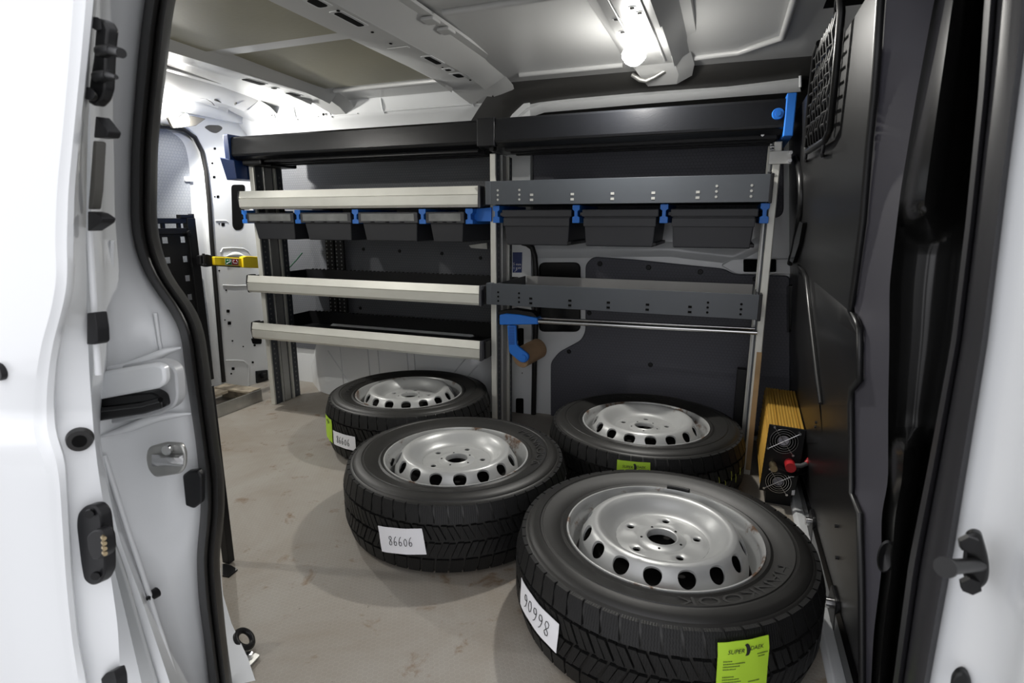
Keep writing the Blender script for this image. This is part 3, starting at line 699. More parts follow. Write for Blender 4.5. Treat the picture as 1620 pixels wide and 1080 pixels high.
def dpart(name, pts, dy, th, m, r=0.005, parent=dr, bevel=0.002):
    y = ty(sum(b for a, b in pts)/len(pts))+dy
    return MB().prism(rr(PL(pts, 'y', y), r), (0.003, th, 0)).build(name, m, parent, smooth=30, bevel=bevel)


# latch bracket with two pins
lb = dpart('latch_bracket', [(152, 27), (163, 32), (170, 45), (168, 62), (166, 90), (164, 140), (158, 158), (148, 168), (138, 162), (141, 130), (147, 90)], 0.028, 0.01, BLACK_STEEL, 0.003)
def pin(a, b, r0, r1, dy, parent=lb):
    y = ty(a[1])+dy; A = P(*a, 'y', y); B = P(*b, 'y', y-0.012)
    return MB().cyl(A, B, r0, 12, r1).build('latch_pin', BLACK_STEEL, parent, smooth=40)
pin((160, 82), (178, 79), 0.0065, 0.005, 0.03); pin((176, 80), (192, 84), 0.005, 0.0045, 0.02); pin((155, 122), (172, 119), 0.006, 0.005, 0.03); pin((170, 119), (184, 122), 0.005, 0.002, 0.02)
for (a, b) in ((158, 41), (145, 150)):
    y = ty(b)+0.026; c = P(a, b, 'y', y); MB().cyl(c, c+Vector((0.004, -0.006, 0)), 0.006, 12).build('bracket_screw', BLACK, lb, smooth=40)
dpart('guide_wedge', [(151, 183), (157, 190), (171, 208), (168, 217), (148, 218)], 0.035, 0.012, BLACK, 0.002)
dpart('edge_strip', [(147, 222), (153, 224), (149, 300), (145, 331), (139, 331)], 0.038, 0.008, mat('grey_rubber', (0.06, 0.058, 0.05), 0.6), 0.002)
dpart('guide_wedge', [(139, 334), (150, 337), (162, 345), (160, 352), (139, 366)], 0.035, 0.012, BLACK, 0.002)
dpart('guide_block', [(137, 495), (149, 494), (153, 520), (154, 541), (150, 545), (137, 545)], 0.038, 0.012, BLACK, 0.002)
MB().tube([P(x, y, 'y', ty(y)+0.052) for x, y in ((141, 360), (146, 440), (151, 520), (156, 592))], 0.004, 8).build('edge_bead', WHITE, dr, smooth=60)
# round rubber buffer
c = P(126, 696, 'y', ty(696)+0.03); n_ = Vector((0.8, -0.55, 0)).normalized()
MB().cyl(c-n_*0.006, c+n_*0.004, 0.0135, 24, 0.012).build('rubber_buffer', RUBBER, dr, smooth=40)
MB().cyl(c+n_*0.004, c+n_*0.005, 0.007, 18).build('buffer_hollow', DARKHOLE, dr, smooth=40)
# contact plate
cp = dpart('contact_plate', [(120, 830), (122, 812), (134, 799), (148, 799), (158, 812), (165, 870), (166, 905), (158, 922), (145, 927), (132, 918), (127, 890)], 0.022, 0.012, BLACK, 0.008)
co = dpart('contact_block', [(136, 848), (146, 838), (158, 838), (164, 850), (166, 874), (158, 885), (146, 886), (139, 872)], 0.012, 0.012, BLACK, 0.006, cp)
for k in range(4):
    c = P(163+k*0.6, 849+k*8, 'y', ty(850)+0.012); MB().cyl(c, c+Vector((0.005, -0.002, 0)), 0.0025, 8).build('contact_pin', BRASS, co, smooth=40)
for (a, b) in ((143, 811), (153, 909)):
    c = P(a, b, 'y', ty(b)+0.02); MB().cyl(c, c+Vector((0.002, -0.003, 0)), 0.005, 12).build('plate_screw', BLACK_STEEL, cp, smooth=40)
dpart('lower_latch', [(158, 1076), (168, 1064), (180, 1061), (184, 1075), (186, 1110), (158, 1110)], 0.03, 0.012, BLACK, 0.003)
c = P(-2, 588, 'y', ty(588)-0.006); MB().cyl(c+Vector((0, .004, 0)), c+Vector((0, -0.003, 0)), 0.010, 20).build('lock_cap', BLACK, dr, smooth=40)
# ================================================================== THINGS
# ---- wheels
TW, TR = 0.222, 0.339


def tyre_bm():
    half = [(0.218, 0.198), (0.2215, 0.2045), (0.229, 0.2080), (0.235, 0.205), (0.245, 0.2105), (0.262, 0.2155), (0.276, 0.2185), (0.278, 0.2165), (0.282, 0.2165), (0.284, 0.2185), (0.297, 0.2165), (0.308, 0.211), (0.310, 0.208), (0.314, 0.2068), (0.322, 0.199), (0.328, 0.188), (0.330, 0.172)]
    prof = half + [(0.330, 0.111)] + [(r, TW-z) for r, z in reversed(half)]
    return MB().lathe(prof, 96)


def block(b, a0, a1, z0, z1, slant, ro, ri=0.327, sh=0):
    """one tread block; slant shifts the angle along z, sh rounds the shoulder side (+1 top, -1 bottom)"""
    def ring_(r, off_):
        out = []
        for a, z in ((a0, z0), (a1, z0), (a1, z1), (a0, z1)):
            s_ = slant*((z-z0)/(z1-z0)-0.5)
            rr_ = r
            if sh == 1 and z == z1: rr_ = r-0.0125
            if sh == -1 and z == z0: rr_ = r-0.0125
            out.append((rr_*math.cos(a+s_), rr_*math.sin(a+s_), z))
        return out
    o = ring_(ro, 0); i_ = ring_(ri-(0.004 if sh else 0), 0)
    b.hexa(i_, o)


def tread_bm():
    b = MB(); n = 56; d = 2*math.pi/n
    rows = [(0.017, 0.060, 0.020, -1), (0.066, 0.108, 0.055, 0), (0.114, 0.156, -0.055, 0), (0.162, 0.205, -0.020, 1)]
    for k, (z0, z1, sl, sh) in enumerate(rows):
        for i in range(n):
            a = (i+0.35*k)*d
            w = d*(0.86 if sh else 0.84)
            if sh:
                block(b, a, a+w, z0, z1, sl, 0.3375, sh=sh)
            else:
                block(b, a, a+w*0.47, z0, z1, sl, 0.3385); block(b, a+w*0.53, a+w, z0+0.002, z1-0.002, sl, 0.338)
    return b


def rim_bm():
    """pressed steel wheel, face up: returns face mesh (with real vent and bolt holes) and barrel mesh"""
    f = MB()
    prof = {  # radius -> height of the disc
    }
    HB = 0.185                                # hub face height
    pts = [(0.190, 0.158), (0.188, 0.172), (0.184, 0.186), (0.177, 0.201), (0.170, 0.212), (0.162, 0.2195), (0.153, 0.2225), (0.144, 0.2205), (0.135, 0.2125), (0.127, 0.2025), (0.119, 0.193), (0.111, HB+0.002), (0.105, HB), (0.055, HB), (0.050, HB+0.002), (0.042, HB+0.003), (0.037, HB+0.006), (0.034, HB+0.005), (0.0325, HB-0.001), (0.0325, HB-0.010)]
    def hz(r):
        for (r0, z0), (r1, z1) in zip(pts, pts[1:]):
            if r1 <= r <= r0: return z0+(z1-z0)*(r0-r)/(r0-r1) if r0 != r1 else z0
        return pts[0][1]
    nh = 16; per = 2*math.pi/nh; M = 32
    # vent band r 0.190..0.166 : one square-to-ellipse patch per hole
    R0, R1 = 0.188, 0.160
    def sp(r, a): return (r*math.cos(a), r*math.sin(a), hz(r))
    sq = [(1, -1+k/4) for k in range(8)]+[(1-k/4, 1) for k in range(8)]+[(-1, 1-k/4) for k in range(8)]+[(-1+k/4, -1) for k in range(8)]
    for h in range(nh):
        ac = h*per; rings = []
        for lev in (0.0, 0.3, 0.6, 0.85, 1.0):
            row = []
            for k in range(M):
                su, sv = sq[k]; q = math.hypot(su, sv); c, s_ = su/q, sv/q
                eu, ev = c*0.56, s_*0.70+0.04
                u = su*(1-lev)+eu*lev; v = sv*(1-lev)+ev*lev
                row.append(sp((R0+R1)/2-(R0-R1)/2*(-v), ac+u*per/2))
            rings.append(row)
        # lip going down into the hole
        rings.append([(x*0.985, y*0.985, z-0.006) for x, y, z in rings[-1]])
        f.grid(rings, True)
    # inner dish between the vents and the bolt circle
    n = 128
    inner = [p for p in pts if 0.105 < p[0] < 0.1595]
    f.lathe([(0.160, hz(0.160))]+inner+[(0.105, HB)], n)
    # bolt ring: five sectors with round holes
    RB0, RB1 = 0.105, 0.055; per5 = 2*math.pi/5
    for h in range(5):
        ac = h*per5+0.3; rings = []
        for lev in (0.0, 0.3, 0.6, 0.85, 1.0):
            row = []
            for k in range(M):
                t = 2*math.pi*k/M; c, s_ = math.cos(t), math.sin(t)
                q = 1/max(abs(c), abs(s_)); su, sv = c*q, s_*q
                r = (RB0+RB1)/2+(RB0-RB1)/2*sv; a = ac+su*per5/2
                X, Y = r*math.cos(a), r*math.sin(a)
                cx, cy = 0.080*math.cos(ac), 0.080*math.sin(ac)
                hx = cx+0.0085*(s_*math.cos(ac)-c*math.sin(ac)); hy = cy+0.0085*(s_*math.sin(ac)+c*math.cos(ac))
                zz = HB+(0.0015 if 0.5 < lev < 0.9 else 0)
                row.append((X*(1-lev)+hx*lev, Y*(1-lev)+hy*lev, zz))
            rings.append(row)
        rings.append([(x, y, z-0.004) for x, y, z in rings[-1]])
        f.grid(rings, True)
    f.lathe([(0.055, HB)]+[p for p in pts if p[0] < 0.0545], n)
    f.lathe([(0.192, 0.130), (0.190, 0.158), (0.188, hz(0.188))], n)
    bar = MB().lathe([(0.2200, 0.198), (0.2212, 0.203), (0.2200, 0.2065), (0.2165, 0.2065), (0.2140, 0.202), (0.2120, 0.190), (0.2100, 0.180), (0.2055, 0.175), (0.2035, 0.166), (0.2025, 0.150), (0.198, 0.135)], n)
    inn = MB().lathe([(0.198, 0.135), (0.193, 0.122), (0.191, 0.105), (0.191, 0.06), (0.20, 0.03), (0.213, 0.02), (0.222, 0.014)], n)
    return f, bar, inn


def tread_sipes(m):
    nt = m.node_tree; N, L = nt.nodes, nt.links; b = N['Principled BSDF']
    tc = N.new('ShaderNodeTexCoord'); sx = N.new('ShaderNodeSeparateXYZ'); L.new(tc.outputs['Object'], sx.inputs[0])
    def ma(op, a, b_=None, c=None):
        n = N.new('ShaderNodeMath'); n.operation = op
        for i, v in enumerate((a, b_, c)):
            if v is None: continue
            if isinstance(v, (int, float)): n.inputs[i].default_value = v
            else: L.new(v, n.inputs[i])
        return n.outputs[0]
    ang = ma('ARCTAN2', sx.outputs[1], sx.outputs[0])
    zig = ma('PINGPONG', ma('MULTIPLY', sx.outputs[2], 220.0), 1.0)
    w = ma('SINE', ma('ADD', ma('MULTIPLY', ang, 392.0), ma('MULTIPLY', zig, 2.2)))
    h = ma('SMOOTH_MIN', ma('ADD', w, 0.75), 0.0, 0.15)
    bp = N.new('ShaderNodeBump'); bp.inputs['Strength'].default_value = 0.8; bp.inputs['Distance'].default_value = 0.002
    L.new(h, bp.inputs['Height'])
    old = b.inputs['Normal'].links[0].from_socket if b.inputs['Normal'].links else None
    if old: L.new(old, bp.inputs['Normal'])
    L.new(bp.outputs['Normal'], b.inputs['Normal'])


tread_sipes(TYREM)


def onwheel(a, z, r=TR+0.003):
    return Vector((r*math.cos(a), r*math.sin(a), z))


DIG = {  # hand-written strokes in a 1 x 1.6 box
    '8': [[(.75, 1.35), (.5, 1.55), (.2, 1.45), (.15, 1.15), (.5, .85), (.8, .5), (.7, .1), (.4, 0), (.15, .2), (.2, .55), (.55, .9), (.8, 1.2), (.75, 1.35)]],
    '6': [[(.7, 1.55), (.4, 1.3), (.2, .8), (.15, .35), (.35, .02), (.7, .1), (.8, .45), (.6, .7), (.3, .62), (.18, .4)]],
    '0': [[(.5, 1.25), (.22, 1.0), (.15, .5), (.35, .05), (.65, .05), (.85, .5), (.78, 1.0), (.5, 1.25)]],
}


class Sheet:
    """a paper sheet lying on the tread; local u (along), v (up) in metres about its centre, turned by tilt"""
    def __init__(s, ac, zc, tilt=0.0, r=TR+0.003): s.ac, s.zc, s.t, s.r = ac, zc, tilt, r
    def pt(s, u, v, lift=0.0):
        c, n = math.cos(s.t), math.sin(s.t); U = u*c-v*n; V = u*n+v*c
        z = s.zc+V; r = s.r+lift
        if z > 0.172: r -= min(0.03, (z-0.172)**2*9)
        return onwheel(s.ac+U/s.r, z, r)


def sheet_obj(name, sh, w, h, m, parent, wav=0.0):
    rows = []
    for lift in (0.0, 0.0008):
        for j in range(7):
            rows.append([sh.pt(-w/2+w*i/12, (-h/2+h*j/6), lift+wav*math.sin(i*1.1+j)*0.5) for i in range(13)])
    b = MB().grid(rows[:7]); b.grid(rows[7:])
    return b.build(name, m, parent, smooth=60, recalc=False)


def strokes(sh, paths, rad, parent, name, m):
    b = MB()
    for p in paths:
        b.tube([sh.pt(u, v, 0.0018) for u, v in p], rad, 5)
    return b.build(name, m, parent)


def number_sheet(ac, zc, w, h, tilt, parent, flip=False, text='86606', dig=0.016):
    sh = Sheet(ac, zc, tilt)
    pp = sheet_obj('paper_label', sh, w, h, PAPER, parent, 0.001)
    tag(pp, 'white paper label with handwritten number')
    paths = []
    n = len(text); rnd = random.Random(n)
    for k, ch in enumerate(text):
        ox = (k-n/2)*dig*0.86
        for st_ in DIG[ch]:
            q = []
            for i in range(len(st_)-1):
                (a, b), (c, d) = st_[i], st_[i+1]
                q += [(a, b), ((a+c)/2, (b+d)/2)]
            q.append(st_[-1])
            q = [(ox+a*dig*0.72+0.15*b*dig*0.5, (b-0.8)*dig*0.95) for a, b in q]
            if flip: q = [(-a, -b) for a, b in q]
            paths.append(q)
    strokes(sh, paths, 0.0008, pp, 'handwriting', INK)
    return pp


def lime_sheet(ac, zc, w, h, tilt, parent, full=True):
    sh = Sheet(ac, zc, tilt)
    pp = sheet_obj('lime_label', sh, w, h, GREENP, parent, 0.001); tag(pp, 'lime green printed label')
    def word(t, u, v, size, m, shear=0.25, name='print'):
        vv, ff = text_mesh(t, size, shear=shear)
        MB().add([sh.pt(u+a, v+b, 0.0016) for a, b, c in vv], ff).build(name, m, pp)
    t_ = h/2-0.016
    word('SUPER', -w*0.175, t_-0.001, w*0.115, INK); word('DAEK', w*0.225, t_+0.0015, w*0.105, INK)
    mo = []
    for k in range(13):
        a = math.radians(-110+k*220/12); mo.append((0.004+0.0095*math.cos(a)*0.6, 0.011*math.sin(a)))
    mi_ = [(0.0005+0.006*math.cos(math.radians(-95+k*190/12))*0.5-0.001, 0.0095*math.sin(math.radians(-95+k*190/12))-0.001) for k in range(13)]
    b = MB(); b.grid([[sh.pt(x, t_+y, 0.0016) for x, y in mo], [sh.pt(x, t_+y, 0.0016) for x, y in mi_]]); b.build('logo_crescent', INK, pp)
    if full:
        rnd = random.Random(3)
        for line, (u0, v0, n) in enumerate(((-w*.40, t_-0.020, 6), (-w*.40, t_-0.0255, 13), (-w*.40, t_-0.031, 10), (-w*.40, t_-0.0365, 8), (w*.24, t_-0.012, 7), (w*.26, t_-0.0175, 5), (-w*.40, t_-0.052, 7), (-w*.40, t_-0.0575, 11), (-w*.40, t_-0.063, 12), (-w*.40, t_-0.0685, 8), (w*.1, t_-0.067, 8))):
            b = MB(); u = u0
            for k in range(n):
                wl_ = 0.0015+rnd.random()*0.0016
                b.add([sh.pt(u, v0, .0016), sh.pt(u+wl_, v0, .0016), sh.pt(u+wl_, v0+0.0018+rnd.random()*.001, .0016), sh.pt(u, v0+0.0022, .0016)], [(0, 1, 2, 3)]); u += wl_+0.0006
            b.build('small_print', INK2, pp)
    return pp


def build_wheel():
    r = bpy.data.objects.new('wheel', None); COL.objects.link(r); r.empty_display_size = 0.05
    t = tyre_bm().build('tyre', SIDEM, r, smooth=35, recalc=True)
    td = tread_bm().build('tread', TYREM, t, smooth=20); td['kind'] = 'stuff'
    f, bar, inn = rim_bm()
    rm = bar.build('rim', RIM, r, smooth=40, recalc=True)
    inn.build('inner_barrel', mat('brake_dust_grime', (0.035, 0.032, 0.03), 0.7), rm, smooth=40, recalc=True)  # barrel coloured near-black to stand for the shade inside the wheel
    MB().lathe([(0.186, 0.130), (0.150, 0.165), (0.118, 0.155), (0.040, 0.150), (0.0335, 0.13)], 48).build('disc_back', mat('soot_black', (0.012, 0.011, 0.010), 0.8, spec=0.2), rm, smooth=40)  # black surface paints the shade seen through hub and bolt holes
    dsk = f.build('wheel_disc', RIM, rm, smooth=38, recalc=True)
    
    for k in range(5):
        a = 0.3+math.pi/5+k*2*math.pi/5
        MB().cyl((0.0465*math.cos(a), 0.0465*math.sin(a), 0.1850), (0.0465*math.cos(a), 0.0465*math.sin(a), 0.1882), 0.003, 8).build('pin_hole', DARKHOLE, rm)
    MB().cyl((0.2035*math.cos(2.2), 0.2035*math.sin(2.2), 0.165), (0.196*math.cos(2.2), 0.196*math.sin(2.2), 0.186), 0.0045, 10).build('valve', BLACK, rm, smooth=40)
    # raised sidewall lettering
    v, fc = text_mesh('HANKOOK', 0.046, extrude=0.0007)
    for a0 in (-0.80,):
        vv = []
        for x, y, z in v:
            rad = 0.2585+y*0.85; ang = a0-x*1.25/0.262
            vv.append((rad*math.cos(ang), rad*math.sin(ang), 0.2150+0.0035*(rad-0.245)/0.03*0.8+z-0.0005))
        MB().add(vv, fc).build('sidewall_lettering', mat('lettering_rubber', (0.016, 0.0155, 0.015), 0.6), t)
    return r


w0 = build_wheel()
WH = [((-0.0938, 1.217), 0.0, 'wheel against the black bulkhead with an upside-down number label and a lime label'),
      ((-0.735, 1.4398), 1.3, 'wheel with only a white number label, lying in the middle of the floor'),
      ((-0.2324, 1.9307), 2.6, 'wheel lying under the right rack, lime label on its tread'),
      ((-1.2051, 1.9415), 4.0, 'wheel lying under the left rack with lime and white labels side by side')]
wheels = []
for i, (c, rot, lab) in enumerate(WH):
    r = w0 if i == 0 else copy_tree(w0)
    r.location = (c[0], c[1], 0.001); r.rotation_euler = (0, 0, rot); tag(r, lab, 'wheel', 'loose wheels lying on the load floor'); wheels.append(r)
D2 = math.radians
number_sheet(D2(-130.4), 0.112, 0.148, 0.070, D2(-5), wheels[0], flip=True, dig=0.024)
lime_sheet(D2(-59.3), 0.131, 0.098, 0.128, D2(1), wheels[0])
lw = wheels[1]; number_sheet(D2(-88.5)-1.3, 0.106, 0.132, 0.072, D2(8), lw, dig=0.017)
lw = wheels[3]; number_sheet(D2(-106)-4.0, 0.096, 0.135, 0.056, D2(2), lw, dig=0.019); lime_sheet(D2(-126)-4.0, 0.113, 0.085, 0.095, D2(-2), lw, False)
lw = wheels[2]; lime_sheet(D2(-87.3)-2.6, 0.134, 0.10, 0.125, D2(2), lw, False)
# yellow-green paint marks left on the tread of the wheel under the right rack
for k in range(6):
    sh = Sheet(D2(-46+k*5)-2.6, 0.11+0.015*(k % 2), D2(10)); strokes(sh, [[(0, -0.015), (0.002, 0.0), (0.0, 0.018-0.004*(k % 3))]], 0.0014, wheels[2], 'paint_mark', mat('yellow_paint', (0.28, 0.30, 0.04), 0.6))
# balance weight on the front wheel rim
bw = [(0.2205*math.cos(a), 0.2205*math.sin(a), 0.2095) for a in [D2(78+3*k) for k in range(6)]]
MB().tube(bw, 0.006, 8).build('balance_weight', BLACK, wheels[0], smooth=60)

# ---- racking
YF, YP = 2.0, 2.07                 # shelf fronts, upright fronts


def upright(root, x0, w, z1, side, y1=2.25):
    """perforated aluminium upright: front strip, ribbed side, rear strip. side +1: ribbed face looks to +x"""
    up = MB().box(x0, x0+w, YP, YP+0.012, 0, z1).build('upright', ALU, root, bevel=0.003)
    xs = x0+w-0.004 if side > 0 else x0
    MB().box(xs-(0.008 if side > 0 else 0), xs+(0.0 if side > 0 else 0.008), YP+0.012, y1, 0, z1).build('upright_web', STEELGREY, up)
    e = 0.006*side; xf = xs if side > 0 else xs
    for (ya, yb, t, m) in ((YP+0.012, YP+0.045, 0.004, STEELGREY), (YP+0.055, YP+0.062, 0.010, ALU2), (YP+0.070, YP+0.112, 0.005, ALU2), (YP+0.122, YP+0.134, 0.012, ALU), (YP+0.142, y1, 0.004, STEELGREY)):
        MB().box(min(xf, xf+t*side), max(xf, xf+t*side), ya, yb, 0, z1).build('upright_rib', m, up, bevel=0.001)
    h = MB()
    for yy in (YP+0.028, YP+0.16):
        z = 0.03
        while z < z1-0.02:
            xa = xf+0.0041*side; h.box(min(xa, xa+0.0006*side), max(xa, xa+0.0006*side), yy-0.004, yy+0.004, z, z+0.008); z += 0.025
    ho = h.build('perforations', mat('perforation_light', (0.22, 0.22, 0.215), 0.5), up); ho['kind'] = 'stuff'
    return up


def rear_strip(root, x, z0, z1):
    s_ = MB().box(x, x+0.05, 2.40, 2.415, z0, z1).build('rear_upright', BLACK_STEEL, root)
    h = MB(); z = z0+0.02
    while z < z1-0.02:
        for dx in (0.008, 0.036): h.cyl((x+dx, 2.4, z), (x+dx, 2.3992, z), 0.0042, 8)
        z += 0.02
    o = h.build('perforations', MATS['perforation_light'], s_); o['kind'] = 'stuff'


LX0, LX1 = -2.100, -0.908
ru = empty('shelving_unit', ((LX0+LX1)/2, YF, 0), 'racking with three aluminium-fronted shelves between the rear pillar and centre upright', 'shelving')
upright(ru, -2.094, 0.026, 1.149, 1)
upright(ru, -0.886, 0.024, 1.158, 1)
rear_strip(ru, -1.90, 0.32, 0.98); rear_strip(ru, -0.97, 0.32, 1.0); rear_strip(ru, -1.96, 0.32, 0.98)


def alu_shelf(root, ztop, h=0.078, back=2.395):
    """deep black tray with a two-facet aluminium nose and black end caps"""
    t = MB()
    t.box(LX0+0.006, LX1+0.02, YF+0.02, back, ztop-h+0.004, ztop-h+0.010)       # bottom
    t.box(LX0+0.006, LX1+0.02, back-0.004, back, ztop-h+0.010, ztop+0.0)     # rear wall
    t.box(LX0+0.004, LX0+0.009, YF+0.02, back, ztop-h+0.010, ztop-0.002)
    t.box(LX1+0.016, LX1+0.021, YF+0.02, back, ztop-h+0.010, ztop-0.002)
    tr_ = t.build('shelf_tray', BLACK, root)
    prof = [(YF+0.014, ztop), (YF+0.010, ztop+0.001), (YF+0.001, ztop-h*0.385), (YF+0.007, ztop-h*0.39), (YF+0.007, ztop-h*0.425), (YF, ztop-h*0.43), (YF+0.001, ztop-h*0.87), (YF+0.010, ztop-h), (YF+0.022, ztop-h), (YF+0.022, ztop-0.004)]
    MB().prism([(LX0, y, z) for y, z in prof], (LX1-LX0, 0, 0)).build('shelf_nose', ALU, tr_, smooth=20)
    cap = [(YF-0.001, ztop-h*0.45), (YF+0.006, ztop+0.002), (YF+0.030, ztop+0.004), (YF+0.06, ztop+0.002), (YF+0.06, ztop-h-0.002), (YF+0.006, ztop-h-0.003)]
    MB().prism(rr([(LX0-0.006, y, z) for y, z in cap], 0.006), (0.006, 0, 0)).build('end_cap', BLACK, tr_, smooth=30, bevel=0.001)
    ec_ = MB().hexa([(LX1, YF-0.001, ztop-h-0.003), (LX1+0.010, YF, ztop-h-0.003), (LX1+0.020, YP+0.02, ztop-h+0.01), (LX1, YP+0.02, ztop-h+0.01)], [(LX1, YF+0.004, ztop+0.002), (LX1+0.010, YF+0.005, ztop+0.002), (LX1+0.020, YP+0.02, ztop-0.002), (LX1, YP+0.02, ztop-0.002)])
    ec_.build('end_cap', BINM, tr_, bevel=0.002)
    # fine serration along the rear edge
    s_ = MB(); x = LX0+0.05
    while x < LX1-0.02:
        s_.box(x, x+0.008, back-0.006, back+0.002, ztop, ztop+0.004); x += 0.024
    o = s_.build('slot_edge', BLACK_STEEL, tr_); o['kind'] = 'stuff'
    return tr_


s1 = alu_shelf(ru, 1.035); s2 = alu_shelf(ru, 0.654); s3 = alu_shelf(ru, 0.430)
# bracket under the first shelf with light support arm, cable tie on the rear strip
MB().prism(PL([(742, 388), (770, 384), (771, 394), (745, 392)], 'y', 2.36), (0, 0.01, 0)).build('support_arm', GALV, ru)
MB().tube(PL([(458, 423), (470, 410), (478, 400)], 'y', 2.38), 0.003, 6).build('green_wire', mat('green_wire', (0.02, 0.10, 0.05), 0.5), ru, smooth=60)


def hook(root, px, z0=0.952, z1=0.893, y=YF+0.02, x=None, len_=0.30, m=BLUE, w=0.020):
    """blue rail under the shelf: I-shaped front, long body running back"""
    cx = P(px, 345, 'y', y).x if x is None else x
    o = [(-w, z0), (w, z0), (w, z0-0.016), (w*.45, z0-0.022), (w*.45, z0-0.040), (w, z0-0.043), (w, z1), (-w, z1), (-w, z0-0.043), (-w*.45, z0-0.040), (-w*.45, z0-0.022), (-w, z0-0.016)]
    o = [(cx+a*0.8, y, b) for a, b in o]
    return MB().prism(o, (0, len_, 0)).build('bin_rail', m, root, bevel=0.0015)


for px in (387, 471, 562, 668, 742): hook(ru, px)
# blue plate closing the row
MB().prism(PL([(745, 331), (777, 328), (777, 350), (742, 350)], 'y', YP-0.015), (0, 0.008, 0)).build('rail_plate', BLUE, ru)
reloc(ru)

RX0, RX1 = -0.853, 0.107
rk = empty('shelving_unit', ((RX0+RX1)/2, YF, 0), 'racking with two slate steel trays between the centre upright and bulkhead', 'shelving')
upright(rk, 0.112, 0.024, 1.156, -1)
MB().box(0.119, 0.136, 2.068, 2.072, 0.02, 0.46).build('plywood_edge', EDGEWOOD, rk)


def steel_tray(root, z1, h, name='steel_tray'):
    t = MB().box(RX0, RX1, YF, YF+0.0025, z1-h, z1)
    t.box(RX0+0.01, RX1-0.004, YF+0.0025, 2.36, z1-h, z1-h+0.003)
    t.box(RX1-0.006, RX1-0.002, YF+0.0025, 2.36, z1-h, z1-0.004)
    t.box(RX0+0.01, RX0+0.014, YF+0.0025, 2.36, z1-h, z1-0.004)
    o = t.build(name, STEELGREY, root, bevel=0.0008)
    MB().box(RX0+0.02, RX1-0.008, 2.358, 2.362, z1-h, z1-0.004).build('tray_back', mat('tray_back_paint', (0.55, 0.54, 0.52), 0.45, var=0.1, vscale=4), o)
    MB().box(RX1, RX1+0.010, YF-0.002, YF+0.05, z1-h-0.004, z1+0.002).build('tray_cap', BLACK, o, bevel=0.002)
    MB().box(RX0-0.022, RX0, YF-0.001, YF+0.03, z1-h, z1).build('tray_cap', STEELGREY, o, bevel=0.002)
    return o


t1 = steel_tray(rk, 1.051, 0.086); t2 = steel_tray(rk, 0.668, 0.084)


def tray_holes(o, z1, m):
    for i, fx in enumerate((0.17, 0.33, 0.48, 0.625, 0.775)):
        x = RX0+(RX1-RX0)*fx
        for z in (z1-0.052, z1-0.070):
            MB().box(x-0.006, x+0.006, YF-0.0008, YF+0.0005, z-0.004, z+0.004).build('square_hole', m, o)
    for fx in (0.03, 0.12, 0.835, 0.945):
        x = RX0+(RX1-RX0)*fx
        for z in (z1-0.034, z1-0.051, z1-0.068):
            MB().cyl((x, YF+0.0005, z), (x, YF-0.0008, z), 0.0042, 10).build('round_hole', m, o)


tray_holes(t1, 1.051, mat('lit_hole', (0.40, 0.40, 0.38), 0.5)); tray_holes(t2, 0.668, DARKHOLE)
for px in (785, 911, 1050, 1209): hook(rk, px, 0.962, 0.898, w=0.017)
# clamp from the upright to the bulkhead
MB().box(0.10, 0.165, YP-0.012, YP-0.006, 1.085, 1.125).build('wall_clamp', GALV, rk, bevel=0.001)
for z in (1.093, 1.117): MB().cyl((0.160, YP-0.03, z), (0.160, YP-0.004, z), 0.006, 8).build('clamp_bolt', CHROME, rk, smooth=40)
for z in (1.14, 1.13, 1.09, 1.06): MB().cyl((0.113, YP-0.004, z), (0.100, YP-0.004, z), 0.0035, 8).build('side_bolt', CHROME, rk, smooth=40)
MB().box(0.066, 0.10, 2.20, 2.24, 0.0, 0.36).build('black_post', BLACK, rk, bevel=0.003)
reloc(rk)

# ---- storage bins hanging under the first shelves
def bin_left(x0, x1, lab):
    z1, z0 = 0.940, 0.822; y0, y1 = YF+0.025, YF+0.33; w = x1-x0; cx = (x0+x1)/2
    r = empty('storage_bin', (cx, y0, z0), lab, 'bin', 'bins hanging under the aluminium shelf')
    lip = [(x0, z1), (x1, z1), (x1, z1-0.044), (x0, z1-0.044)]
    MB().prism(rr([(a, y0-0.012, b) for a, b in lip], 0.004), (0, 0.03, 0)).build('label_frame', BINM, r, smooth=30, bevel=0.002)
    MB().prism([(x0+0.014, y0-0.0135, z1-0.006), (x1-0.016, y0-0.0135, z1-0.006), (x1-0.016, y0-0.0135, z1-0.036), (x0+0.014, y0-0.0135, z1-0.036)], (0, 0.003, 0)).build('label_window', BINLAB, r, bevel=0.001)
    i = 0.010
    b = MB(); xa = max(x0+i, -2.050)
    b.hexa([(xa+0.01, y0+0.012, z0), (x1-i-0.01, y0+0.012, z0), (x1-i-0.01, y1, z0), (xa+0.01, y1, z0)], [(xa, y0, z1-0.03), (x1-i, y0, z1-0.03), (x1-i, y1, z1), (xa, y1, z1)])
    b.build('body', BINM, r, bevel=0.004)
    MB().box(max(x0+0.004, -2.052), x1-0.004, y0+0.018, y1, z1-0.012, z1).build('rim', BINM, r, bevel=0.002)
    h = MB()
    for k in range(3): xx = x0+w*(0.25+0.25*k); h.box(xx-0.008, xx+0.008, y0-0.0155, y0-0.012, z1-0.041, z1-0.038)
    h.build('frame_notch', DARKHOLE, r)
    return reloc(r)


xl = [P(q, 345, 'y', YF+0.02).x for q in (387, 471, 562, 668, 742)]
names = ('bin between the rear pillar end and second blue rail under the aluminium shelf', 'bin with bright label window, second from the rear pillar', 'bin third from the rear pillar under the aluminium shelf', 'narrow bin beside the long blue plate near the centre upright')
for k in range(4): bin_left(xl[k]+0.020, xl[k+1]-0.018, 'charcoal plastic '+names[k])


